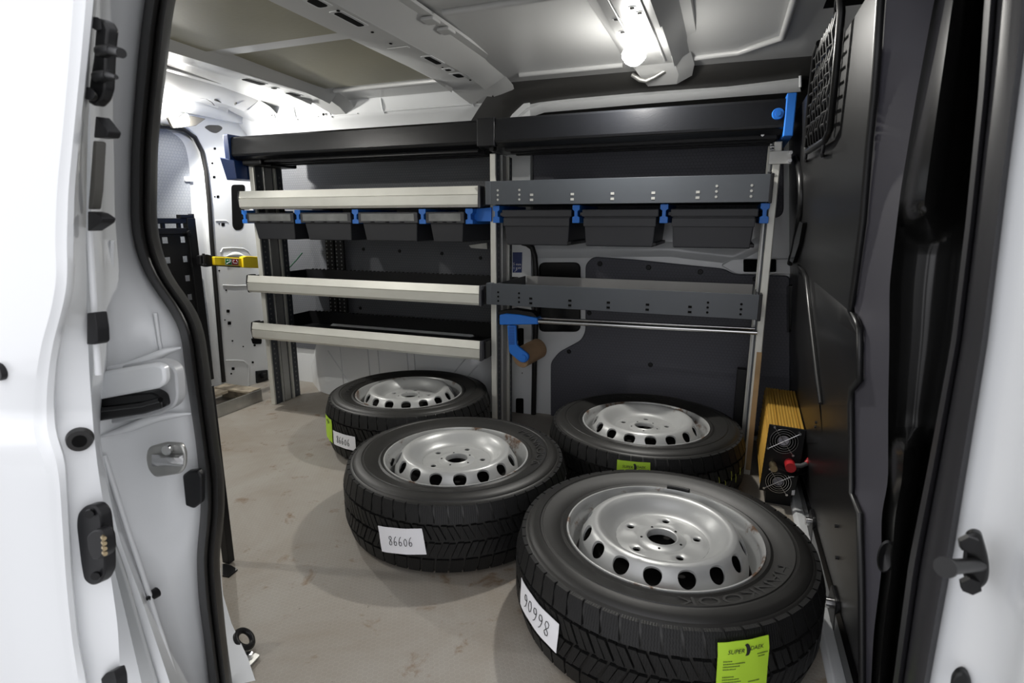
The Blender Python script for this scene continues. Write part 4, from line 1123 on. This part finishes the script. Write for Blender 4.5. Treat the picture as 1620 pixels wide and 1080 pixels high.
def bin_right(x0, x1, lab):
    z1, z0 = 0.946, 0.815; y0, y1 = YF+0.03, YF+0.33; cx = (x0+x1)/2
    r = empty('storage_bin', (cx, y0, z0), lab, 'bin', 'bins hanging under the slate tray')
    MB().hexa([(x0+0.012, y0+0.012, z0), (x1-0.016, y0+0.012, z0), (x1-0.016, y1, z0), (x0+0.012, y1, z0)], [(x0+0.004, y0, z1-0.008), (x1-0.006, y0, z1-0.008), (x1-0.006, y1, z1-0.008), (x0+0.004, y1, z1-0.008)]).build('body', BINM, r, bevel=0.004)
    MB().box(x0, x1, y0-0.006, y1, z1-0.026, z1).build('rim', BINM, r, bevel=0.003)
    MB().box(x0+0.005, x1-0.008, y0-0.0035, y0+0.004, z1-0.060, z1-0.030).build('front_ledge', BINM, r, bevel=0.002)
    MB().box(x0-0.008, x0+0.006, y0-0.004, y0+0.02, z1-0.022, z1-0.010).build('slide_lug', BINM, r, bevel=0.002)
    MB().box(x1-0.020, x1-0.004, y0+0.01, y1, z0+0.004, z0+0.016).build('slide_foot', BLACK, r, bevel=0.002)
    return reloc(r)


xr_ = [P(q, 345, 'y', YF+0.02).x for q in (785, 911, 1050, 1209)]
for k, nm in enumerate(('charcoal lidded bin beside the centre upright under the slate tray', 'charcoal lidded bin in the middle of three under the slate tray', 'wide charcoal lidded bin beside the bulkhead end of the slate tray')):
    bin_right(xr_[k]+0.022, xr_[k+1]-0.018, nm)

# ---- long black trays along the top
def long_tray(x0, x1, z1, lab, endside):
    r = empty('long_goods_tray', ((x0+x1)/2, YF, 1.17), lab, 'tray', 'long black trays on top of the racks')
    prof = [(2.006, z1-0.008), (2.012, z1), (2.30, z1), (2.32, z1-0.01), (2.32, 1.176), (2.030, 1.172), (2.004, 1.186), (2.0, 1.196)]
    MB().prism([(x0, y, z) for y, z in prof], (x1-x0, 0, 0)).build('tray_body', TUBE, r, smooth=25, bevel=0.003)
    for k, y in enumerate((2.05, 2.11, 2.17)):
        MB().box(x0+0.02, x1-0.02, y, y+0.02, 1.162-0.002*k, 1.176).build('under_rail', BLACK, r, bevel=0.002)
    return r


lt = long_tray(-2.118, -0.906, 1.272, 'long black tray over the aluminium shelves with dark blue end cap', -1)
MB().prism(rr([(-2.146, 1.992, 1.282), (-2.146, 2.33, 1.282), (-2.146, 2.33, 1.17), (-2.146, 1.992, 1.17)], 0.006), (0.028, 0, 0)).build('end_cap', DKBLUE, lt, bevel=0.002)
MB().hexa([(-2.150, 1.992, 1.085), (-2.100, 2.0, 1.090), (-2.100, 2.25, 1.092), (-2.150, 2.25, 1.088)], [(-2.172, 1.985, 1.185), (-2.100, 1.995, 1.170), (-2.100, 2.26, 1.17), (-2.172, 2.26, 1.18)]).build('end_bracket', DKBLUE, lt, bevel=0.003)
MB().box(-2.09, -1.98, 2.03, 2.26, 1.150, 1.172).build('mount_block', BLACK, lt, bevel=0.006)
MB().tube([(-1.99, 2.06, 1.150), (-1.95, 2.06, 1.148)], 0.003, 6).build('mount_bolt', BLACK_STEEL, lt)
MB().box(-0.906, -0.836, 1.997, 2.31, 1.176, 1.276).build('joint_sleeve', TUBE, lt, bevel=0.003)
MB().cyl((-0.862, 2.03, 1.171), (-0.862, 2.06, 1.171), 0.010, 10).build('joint_bolt', BLACK_STEEL, lt, smooth=40)
reloc(lt)
rt_ = long_tray(-0.836, 0.137, 1.274, 'long black tray over the slate steel trays with bright blue end cap', 1)
MB().prism([(0.130, 1.992, 1.285), (0.158, 1.992, 1.285), (0.158, 1.992, 1.160), (0.130, 1.992, 1.160)], (0, 0.30, 0)).build('end_cap', BLUE, rt_, bevel=0.003)
c = P(1231, 180, 'y', 2.0)
MB().cyl(c+Vector((0, .004, 0)), c+Vector((0, -0.006, 0)), 0.018, 24, 0.016).cyl(c+Vector((0, -.006, 0)), c+Vector((0, -0.008, 0)), 0.008, 16).build('button', BLUE, rt_, smooth=40)
for px, py in ((1206, 214),):
    c = P(px, py, 'y', 2.04); MB().cyl(c, c+Vector((0, -.012, 0)), 0.005, 10).build('tray_bolt', CHROME, rt_, smooth=40)
reloc(rt_)

# ---- blue roll holder with steel rod, and the brown roll on it
YH = 2.045
rh_ = empty('roll_holder', P(820, 510, 'y', YH), 'blue plastic roll holder with slotted arm and long steel rod', 'holder')
MB().prism(rr(PL([(790, 498), (800, 496), (822, 498), (850, 503), (851, 513), (790, 514)], 'y', YH), 0.005), (0, 0.05, 0)).build('holder_head', BLUE, rh_, smooth=30, bevel=0.004)
MB().prism(rr(PL([(787, 493), (812, 489), (842, 494), (850, 502), (822, 497), (790, 497)], 'y', YH+0.012), 0.004), (0, 0.05, 0)).build('holder_cover', BLACK, rh_, smooth=30, bevel=0.003)
arm = MB().prism(rr(PL([(802, 515), (816, 515), (817, 546), (836, 561), (836, 569), (830, 574), (823, 573), (805, 558)], 'y', YH), [0, 0, .01, .01, .01, .01, .01, .012]), (0, 0.016, 0)).build('arm', BLUE, rh_, smooth=30, bevel=0.004)
for k in range(12):
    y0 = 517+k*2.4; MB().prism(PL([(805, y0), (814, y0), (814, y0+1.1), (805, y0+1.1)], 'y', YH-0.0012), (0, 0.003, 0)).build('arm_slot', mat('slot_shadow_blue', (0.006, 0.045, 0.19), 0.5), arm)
c = P(828, 565, 'y', YH); MB().cyl(c+Vector((0, .01, 0)), c+Vector((0, -0.006, 0)), 0.012, 20).build('hub_disc', BLUE, rh_, smooth=40)
ra_, rb_ = P(850, 508, 'y', YH+0.012), P(1198, 526, 'y', YH+0.012)
MB().cyl(ra_, rb_, 0.0085, 16).build('rod', CHROME, rh_, smooth=40)
MB().cyl(ra_+Vector((0, .04, .006)), rb_+Vector((0, .04, .006)), 0.005, 12).build('rod', CHROME, rh_, smooth=40)
reloc(rh_)
a = P(823, 566, 'y', YH+0.034); b = a+Vector((0.042, 0.115, 0.02))
ax_ = (b-a).normalized()
ro = empty('paper_roll', a, 'short brown cardboard roll held by the blue arm', 'roll')
MB().cyl(a, b, 0.043, 36).build('roll_body', CARD, ro, smooth=40, bevel=0.003)
MB().cyl(a-ax_*0.001, a+ax_*0.004, 0.018, 20).build('core', mat('core_card', (0.20, 0.13, 0.07), 0.8), ro, smooth=40)
reloc(ro)

# ---- gold power inverter
YI = 1.86
inv = empty('power_inverter', (0.21, YI, 0.0), 'gold ribbed power inverter with black twin-fan end beside the bulkhead', 'inverter')
f0 = [P(1217, 671, 'y', YI), P(1276, 680, 'y', YI), P(1258, 783, 'y', YI), P(1201, 775, 'y', YI)]
bk = Vector((0.0, 0.32, 0.035))
MB().prism(f0, (0, 0.006, 0)).build('fan_plate', BLACK_STEEL, inv, bevel=0.002)
ins = [p+(sum(f0, Vector())/4-p)*0.05+Vector((0, 0.006, 0)) for p in f0]
MB().prism(ins, bk).build('case', GOLD, inv, bevel=0.003)
for k in range(11):
    t = 0.05+0.09*k
    a = ins[0].lerp(ins[1], t); MB().tube([a+bk*0.01, a+bk*0.99], 0.0035, 6).build('cooling_fin', GOLD, inv, smooth=60)
for k in range(12):
    t = 0.06+0.08*k
    a = ins[0].lerp(ins[3], t); MB().tube([a+bk*0.01, a+bk*0.99], 0.0035, 6).build('cooling_fin', GOLD, inv, smooth=60)
nrm = Vector((0, -1, 0))
for (cx_, cy_, rad) in ((1240, 697, 0.040), (1231, 761, 0.037)):
    c = P(cx_, cy_, 'y', YI-0.002)
    fan = MB().cyl(c+Vector((0, .004, 0)), c+Vector((0, 0.0015, 0)), rad, 28).build('fan', DARKHOLE, inv, smooth=40)
    MB().cyl(c+Vector((0, .002, 0)), c+Vector((0, -0.002, 0)), rad*0.38, 20).build('fan_hub', mat('fan_hub_label', (0.25, 0.24, 0.27), 0.5, var=0.5, vscale=60), fan, smooth=40)
    gd = MB()
    for q in (0.45, 0.64, 0.82, 1.0): gd.ring(c+Vector((0, -0.005, 0)), (0, 1, 0), rad*q, 0.0011, 32, 6)
    for an in (35, 125):
        d = Vector((math.cos(D2(an)), 0, math.sin(D2(an))))*rad*1.3; gd.tube([c+d+Vector((0, -.006, 0)), c-d+Vector((0, -.006, 0))], 0.0012, 6)
    gd.build('fan_guard', CHROME, fan, smooth=60)
    for an in (35, 125, 215, 305):
        d = Vector((math.cos(D2(an)), 0, math.sin(D2(an))))*rad*1.32; MB().cyl(c+d+Vector((0, .003, 0)), c+d+Vector((0, -.007, 0)), 0.0038, 10).build('guard_screw', CHROME, fan, smooth=40)
c = P(1249, 732, 'y', YI); MB().cyl(c, c+Vector((0, -0.04, 0)), 0.0155, 18).build('red_terminal', RED, inv, smooth=40)
MB().tube([c+Vector((0.0, -0.025, 0.002)), c+Vector((0.03, -0.025, 0.006)), c+Vector((0.05, -0.01, 0.012))], 0.007, 10).build('terminal_sleeve', mat('grey_sleeve', (0.08, 0.08, 0.08), 0.5), inv, smooth=60)
MB().tube([c+Vector((0.045, -0.012, 0.012)), c+Vector((0.06, 0.0, 0.03)), c+Vector((0.066, 0.03, 0.05))], 0.008, 10).build('red_cable', RED, inv, smooth=60)
c = P(1222, 734, 'y', YI); MB().cyl(c, c+Vector((0.002, -0.038, 0)), 0.011, 16).build('brass_terminal', BRASS, inv, smooth=40)
MB().tube([c+Vector((0.005, -0.03, 0)), c+Vector((0.035, -0.03, -0.012)), c+Vector((0.065, -0.01, -0.02)), c+Vector((0.10, 0.03, -0.02))], 0.007, 10).build('black_cable', BLACK, inv, smooth=60)
MB().prism(PL([(1253, 776), (1258, 775), (1257, 783), (1252, 783)], 'y', YI-0.002), (0, 0.004, 0)).build('small_tag', PAPER, inv)
b0 = P(1238, 785, 'y', YI+0.02)
MB().box(0.175, 0.25, YI+0.012, YI+0.3, 0.0, max(0.02, f0[2].z-0.002)).build('mount_foot', BLACK, inv)
reloc(inv)

# ---- lamps
def lamp(loc, watts, rad, nm, lab, body, facing):
    r = empty(nm, loc, lab, 'lamp')
    l = bpy.data.lights.new('lamp_light', 'POINT' if rad > 0.05 else 'SPOT'); l.energy = watts; l.shadow_soft_size = 0.02
    if l.type == 'SPOT': l.spot_size = math.radians(172 if facing[0] < 0.5 else 158); l.spot_blend = 0.35
    l.color = (1.0, 0.975, 0.92)
    o = bpy.data.objects.new('lamp_light', l); COL.objects.link(o); o.parent = r
    o.location = Vector(facing)*0.03; o.rotation_euler = Vector(facing).to_track_quat('-Z', 'Y').to_euler()
    return r


lf = P(1003, 90, 'z', 1.408)
la = lamp(lf, LAMP_FRONT_W*1, 0.03, 'ceiling_lamp', 'bright round LED lamp on the roof bow over the slate racking', None, (0.0, -0.05, -1))
gl = bpy.data.lights.new('dome_glow', 'POINT'); gl.energy = 1.8; gl.shadow_soft_size = 0.03; gl.color = (1.0, 0.975, 0.92)
go = bpy.data.objects.new('dome_glow', gl); COL.objects.link(go); go.parent = la; go.location = (0, 0, -0.045)
MB().lathe([(0.0, 0.0), (0.030, 0.0), (0.031, 0.004), (0.034, 0.030), (0.038, 0.042), (0.0, 0.042)], 24).build('housing', WHITE, la, smooth=30)
MB().lathe([(0.0, -0.026), (0.014, -0.024), (0.027, -0.015), (0.036, -0.002), (0.038, 0.010), (0.034, 0.018)], 24).build('lens', LEDM, la, smooth=60)
rl_ = P(289, 190, 'x', XR+0.10)
lb_ = lamp(rl_, LAMP_REAR_W*1, 0.03, 'rear_lamp', 'bright LED lamp above the rear door seal', None, (0.62, 0.45, -0.64))
hs_ = MB().prism([P(x, y, 'x', XR+0.06)-rl_ for x, y in ((262, 186), (302, 183), (322, 187), (306, 198), (270, 202))], (0.016, 0, -0.004)).build('housing', mat('lamp_grey', (0.18, 0.17, 0.15), 0.5), lb_, bevel=0.003)
bl = MB().lathe([(0.0, -0.024), (0.014, -0.022), (0.026, -0.013), (0.033, -0.004), (0.034, 0.004)], 20)
qz = Vector((0.62, 0.45, -0.64)).to_track_quat('-Z', 'Y')
MB().add([qz @ Vector(v) for v in bl.v], bl.f).build('lens', LEDM, lb_, smooth=60)

la3 = lamp(Vector((-2.15, 0.74, 1.44)), LAMP_NEAR_W*1, 0.03, 'ceiling_lamp', 'LED lamp on the near side of the roof behind the door pillar', None, (0.25, 0.55, -0.8))  # unseen lamp added to light the shelf fronts, inferred from a tray highlight
MB().lathe([(0.0, 0.006), (0.034, 0.006), (0.036, 0.010), (0.036, 0.016), (0.0, 0.016)], 24).build('housing', WHITE, la3, smooth=30)
MB().lathe([(0.0, 0.0), (0.022, 0.001), (0.030, 0.006)], 24).build('lens', LEDM, la3, smooth=60)

# ---- black perforated board on the rear door
XP = -2.40
pb = empty('perforated_board', P(290, 600, 'x', XP), 'black perforated steel tool board on the rear door', 'tool board')
yR = P(306, 345, 'x', XP).y; ztop = P(306, 345, 'x', XP).z; zb_ = 0.12
yc = [P(290, 379, 'x', XP).y-k*0.092 for k in range(5)]; zc = [0.818-0.0905*k for k in range(8)]
hz_ = 0.014
plate = MB()
yL = yc[-1]-0.05; yr_ = yR-0.045
ye = [yL]; 
for y in sorted(yc): ye += [y-hz_, y+hz_]
ye.append(yr_)
ze = [zb_]
for z in sorted(zc): ze += [z-hz_, z+hz_]
ze.append(ztop-0.07)
for i in range(len(ye)-1):
    for j in range(len(ze)-1):
        if i % 2 == 1 and j % 2 == 1: continue
        plate.box(XP-0.003, XP, ye[i], ye[i+1], ze[j], ze[j+1])
plate.build('board_plate', BLACK_STEEL, pb)
MB().box(XP-0.02, XP+0.012, yr_, yR, zb_, ztop).build('side_frame', BLACK_STEEL, pb, bevel=0.002)
MB().box(XP-0.02, XP+0.008, yR-0.012, yR, zb_, ztop+0.02).build('side_frame', BLACK, pb, bevel=0.002)
MB().box(XP-0.02, XP+0.008, yL, yr_, ztop-0.072, ztop-0.045).build('top_bar', BLACK_STEEL, pb, bevel=0.002)
MB().box(XP-0.02, XP+0.008, yL, yr_, ztop-0.025, ztop).build('top_bar', BLACK_STEEL, pb, bevel=0.002)
MB().box(XP-0.02, XP+0.010, yr_-0.03, yR-0.004, ztop, ztop+0.016).build('top_bar', BLACK_STEEL, pb, bevel=0.002)
for y in (yc[0]-0.02, yc[0]-0.10): MB().box(XP-0.01, XP+0.004, y, y+0.014, ztop-0.046, ztop-0.024).build('spacer', BLACK_STEEL, pb)
c = P(299, 369, 'x', XP+0.012); MB().cyl(c, c+Vector((0.012, 0, 0)), 0.014, 16).cyl(c+Vector((.012, 0, 0)), c+Vector((.014, 0, 0)), 0.006, 10).build('frame_knob', BLACK, pb, smooth=40)
reloc(pb)

# ---- yellow latch bar
XL = -2.33
yl = empty('latch_bar', P(360, 415, 'x', XL), 'yellow latch bar with green and red symbols crossing the rear pillar', 'latch')
MB().prism(rr([P(x, y, 'x', XL) for x, y in ((334, 405.5), (378, 408), (378, 421), (335, 419))], 0.006), (0.02, 0, 0)).build('slim_grip', YELLOW, yl, smooth=30, bevel=0.003)
MB().prism(rr([P(x, y, 'x', XL) for x, y in ((377, 406.5), (383, 404.5), (407, 406), (407, 424), (378, 423))], 0.004), (0.03, 0, 0)).build('wide_grip', YELLOW, yl, smooth=30, bevel=0.004)
MB().prism([P(x, y, 'x', XL-0.004) for x, y in ((335, 405), (378, 406.5), (378, 423), (336, 420.5))], (0.012, 0, 0)).build('steel_strap', BLACK_STEEL, yl)
pltt = MB().prism([P(x, y, 'x', XL+0.02) for x, y in ((356, 408), (377, 409), (377, 420), (356, 419))], (0.0015, 0, 0)).build('symbol_plate', mat('symbol_grey', (0.45, 0.44, 0.38), 0.5), yl)
MB().prism([P(x, y, 'x', XL+0.0216) for x, y in ((357, 409), (366, 409.5), (366, 418.5), (357, 418))], (0.001, 0, 0)).build('green_symbol', GREEN, pltt)
MB().prism([P(x, y, 'x', XL+0.0216) for x, y in ((367.5, 409.8), (376.5, 410), (376.5, 419), (367.5, 418.7))], (0.001, 0, 0)).build('red_symbol', RED, pltt)
for pts in (((358.5, 417), (361, 415.5), (365, 413.5)), ((359, 411.5), (361, 411.5)), ((363, 411), (365, 412)), ((368.5, 413), (369.5, 416), (375, 416.5)), ((369, 411.5), (371, 412)), ((374, 411.5), (376, 414.5))):
    MB().tube([P(x, y, 'x', XL+0.023) for x, y in pts], 0.0022, 6).build('symbol_mark', PAPER, pltt)
hg = MB().prism([P(x, y, 'x', XL-0.02) for x, y in ((310, 404), (322, 402), (334, 405), (335, 420), (322, 422), (311, 419))], (0.025, 0, 0)).build('hinge', BLACK, yl, bevel=0.004)
MB().cyl(P(322, 401, 'x', XL+0.01), P(323, 421, 'x', XL+0.01), 0.006, 10).build('hinge_pin', BLACK_STEEL, hg, smooth=40)
for x, y in ((322, 407), (320, 418), (324, 418)):
    c = P(x, y, 'x', XL+0.008); MB().cyl(c, c+Vector((0.006, 0, 0)), 0.0028, 8).build('hinge_rivet', CHROME, hg, smooth=40)
reloc(yl)

# ---- steel frame with weathered boards on the floor at the rear doors
ff = empty('floor_frame', (-2.3, 1.9, 0), 'galvanised steel edge with weathered boards on the floor by the rear doors', 'frame')
MB().box(-2.185, -2.180, 1.0, 2.10, 0.0, 0.062).build('steel_edge', GALV, ff, bevel=0.001)
MB().box(-2.43, -2.185, 2.075, 2.10, 0.0, 0.055).build('end_edge', WOOD, ff, bevel=0.002)
MB().box(-2.43, -2.19, 2.03, 2.105, 0.055, 0.066).build('board', WOOD, ff, bevel=0.002)
MB().box(-2.44, -2.33, 1.0, 2.03, 0.045, 0.060).build('board', WOOD, ff, bevel=0.002)
reloc(ff)
# ---- lashing eye and strap at the near pillar
le = empty('lashing_eye', P(398, 1040, 'z', 0.0), 'steel lashing bracket with black strap ring at the foot of the rear door pillar', 'bracket')
q0 = P(395, 1038, 'z', 0.006)
MB().prism(rr(PL([(384, 1030), (402, 1034), (412, 1038), (396, 1055), (388, 1050)], 'z', 0.004), 0.004), (0, 0, 0.004)).build('bracket_plate', GALV, le, bevel=0.001)
MB().cyl(q0, q0+Vector((0, 0, 0.008)), 0.007, 6).build('bracket_bolt', CHROME, le)
MB().ring(P(386, 1010, 'z', 0.03), (0.6, 0.3, 0.7), 0.020, 0.006, 24, 8).build('strap_ring', BLACK, le, smooth=60)
MB().ring(P(388, 1012, 'z', 0.024), (0.6, 0.3, 0.7), 0.020, 0.004, 24, 8).build('strap_ring', BLACK_STEEL, le, smooth=60)
reloc(le)
pf = empty('board_post', P(362, 905, 'z', 0.0), 'thin black steel post with foot plate behind the door seal', 'post')
p0 = P(362, 890, 'z', 0.0)
MB().box(p0.x-0.012, p0.x+0.012, p0.y-0.01, p0.y+0.01, 0.004, 0.5).build('post', BLACK_STEEL, pf, bevel=0.002)
MB().prism(PL([(352, 893), (366, 896), (376, 902), (362, 914), (352, 912)], 'z', 0.0), (0, 0, 0.004)).build('foot_plate', BLACK_STEEL, pf)
reloc(pf)

# ---- wire grille over the bulkhead window
gr = empty('window_grille', PB(1300, 200), 'black wire grille bolted on the bulkhead below the roof', 'grille')
gy = lambda p: p
corner = [(1328, -45), (1331, 20), (1322, 120), (1313, 205), (1305, 222), (1278, 240), (1274, 232), (1282, 150), (1290, 85), (1296, 68)]
MB().tube([PB(x, y, 0.016) for x, y in corner], 0.007, 8).build('grille_frame', BLACK_STEEL, gr, smooth=60)
A, B, Cc, Dd = PB(1276, 232, 0.014), PB(1312, 210, 0.014), PB(1329, 10, 0.014), PB(1294, 72, 0.014)
wv, wh_ = 8, 9
for k in range(1, wv):
    t = k/wv; a = A.lerp(B, t); b = Dd.lerp(Cc, t)
    MB().tube([a.lerp(b, s_/8)+NB*(0.004 if s_ % 2 else -0.001) for s_ in range(9)], 0.0036, 6).build('vertical_wire', BLACK_STEEL, gr, smooth=60)
for k in range(1, wh_):
    t = k/wh_; a = A.lerp(Dd, t); b = B.lerp(Cc, t)
    MB().tube([a.lerp(b, s_/8)+NB*(-0.001 if s_ % 2 else 0.004) for s_ in range(9)], 0.0036, 6).build('horizontal_wire', BLACK_STEEL, gr, smooth=60)
for x, y in ((1276, 238), (1303, 226), (1325, -5)):
    a = PB(x, y, 0.014); MB().tube([a, a+Vector((0, 0, -0.02)), PB(x, y, 0.0)+Vector((0, 0, -0.03))], 0.004, 6).build('grille_hook', BLACK_STEEL, gr, smooth=60)
reloc(gr)
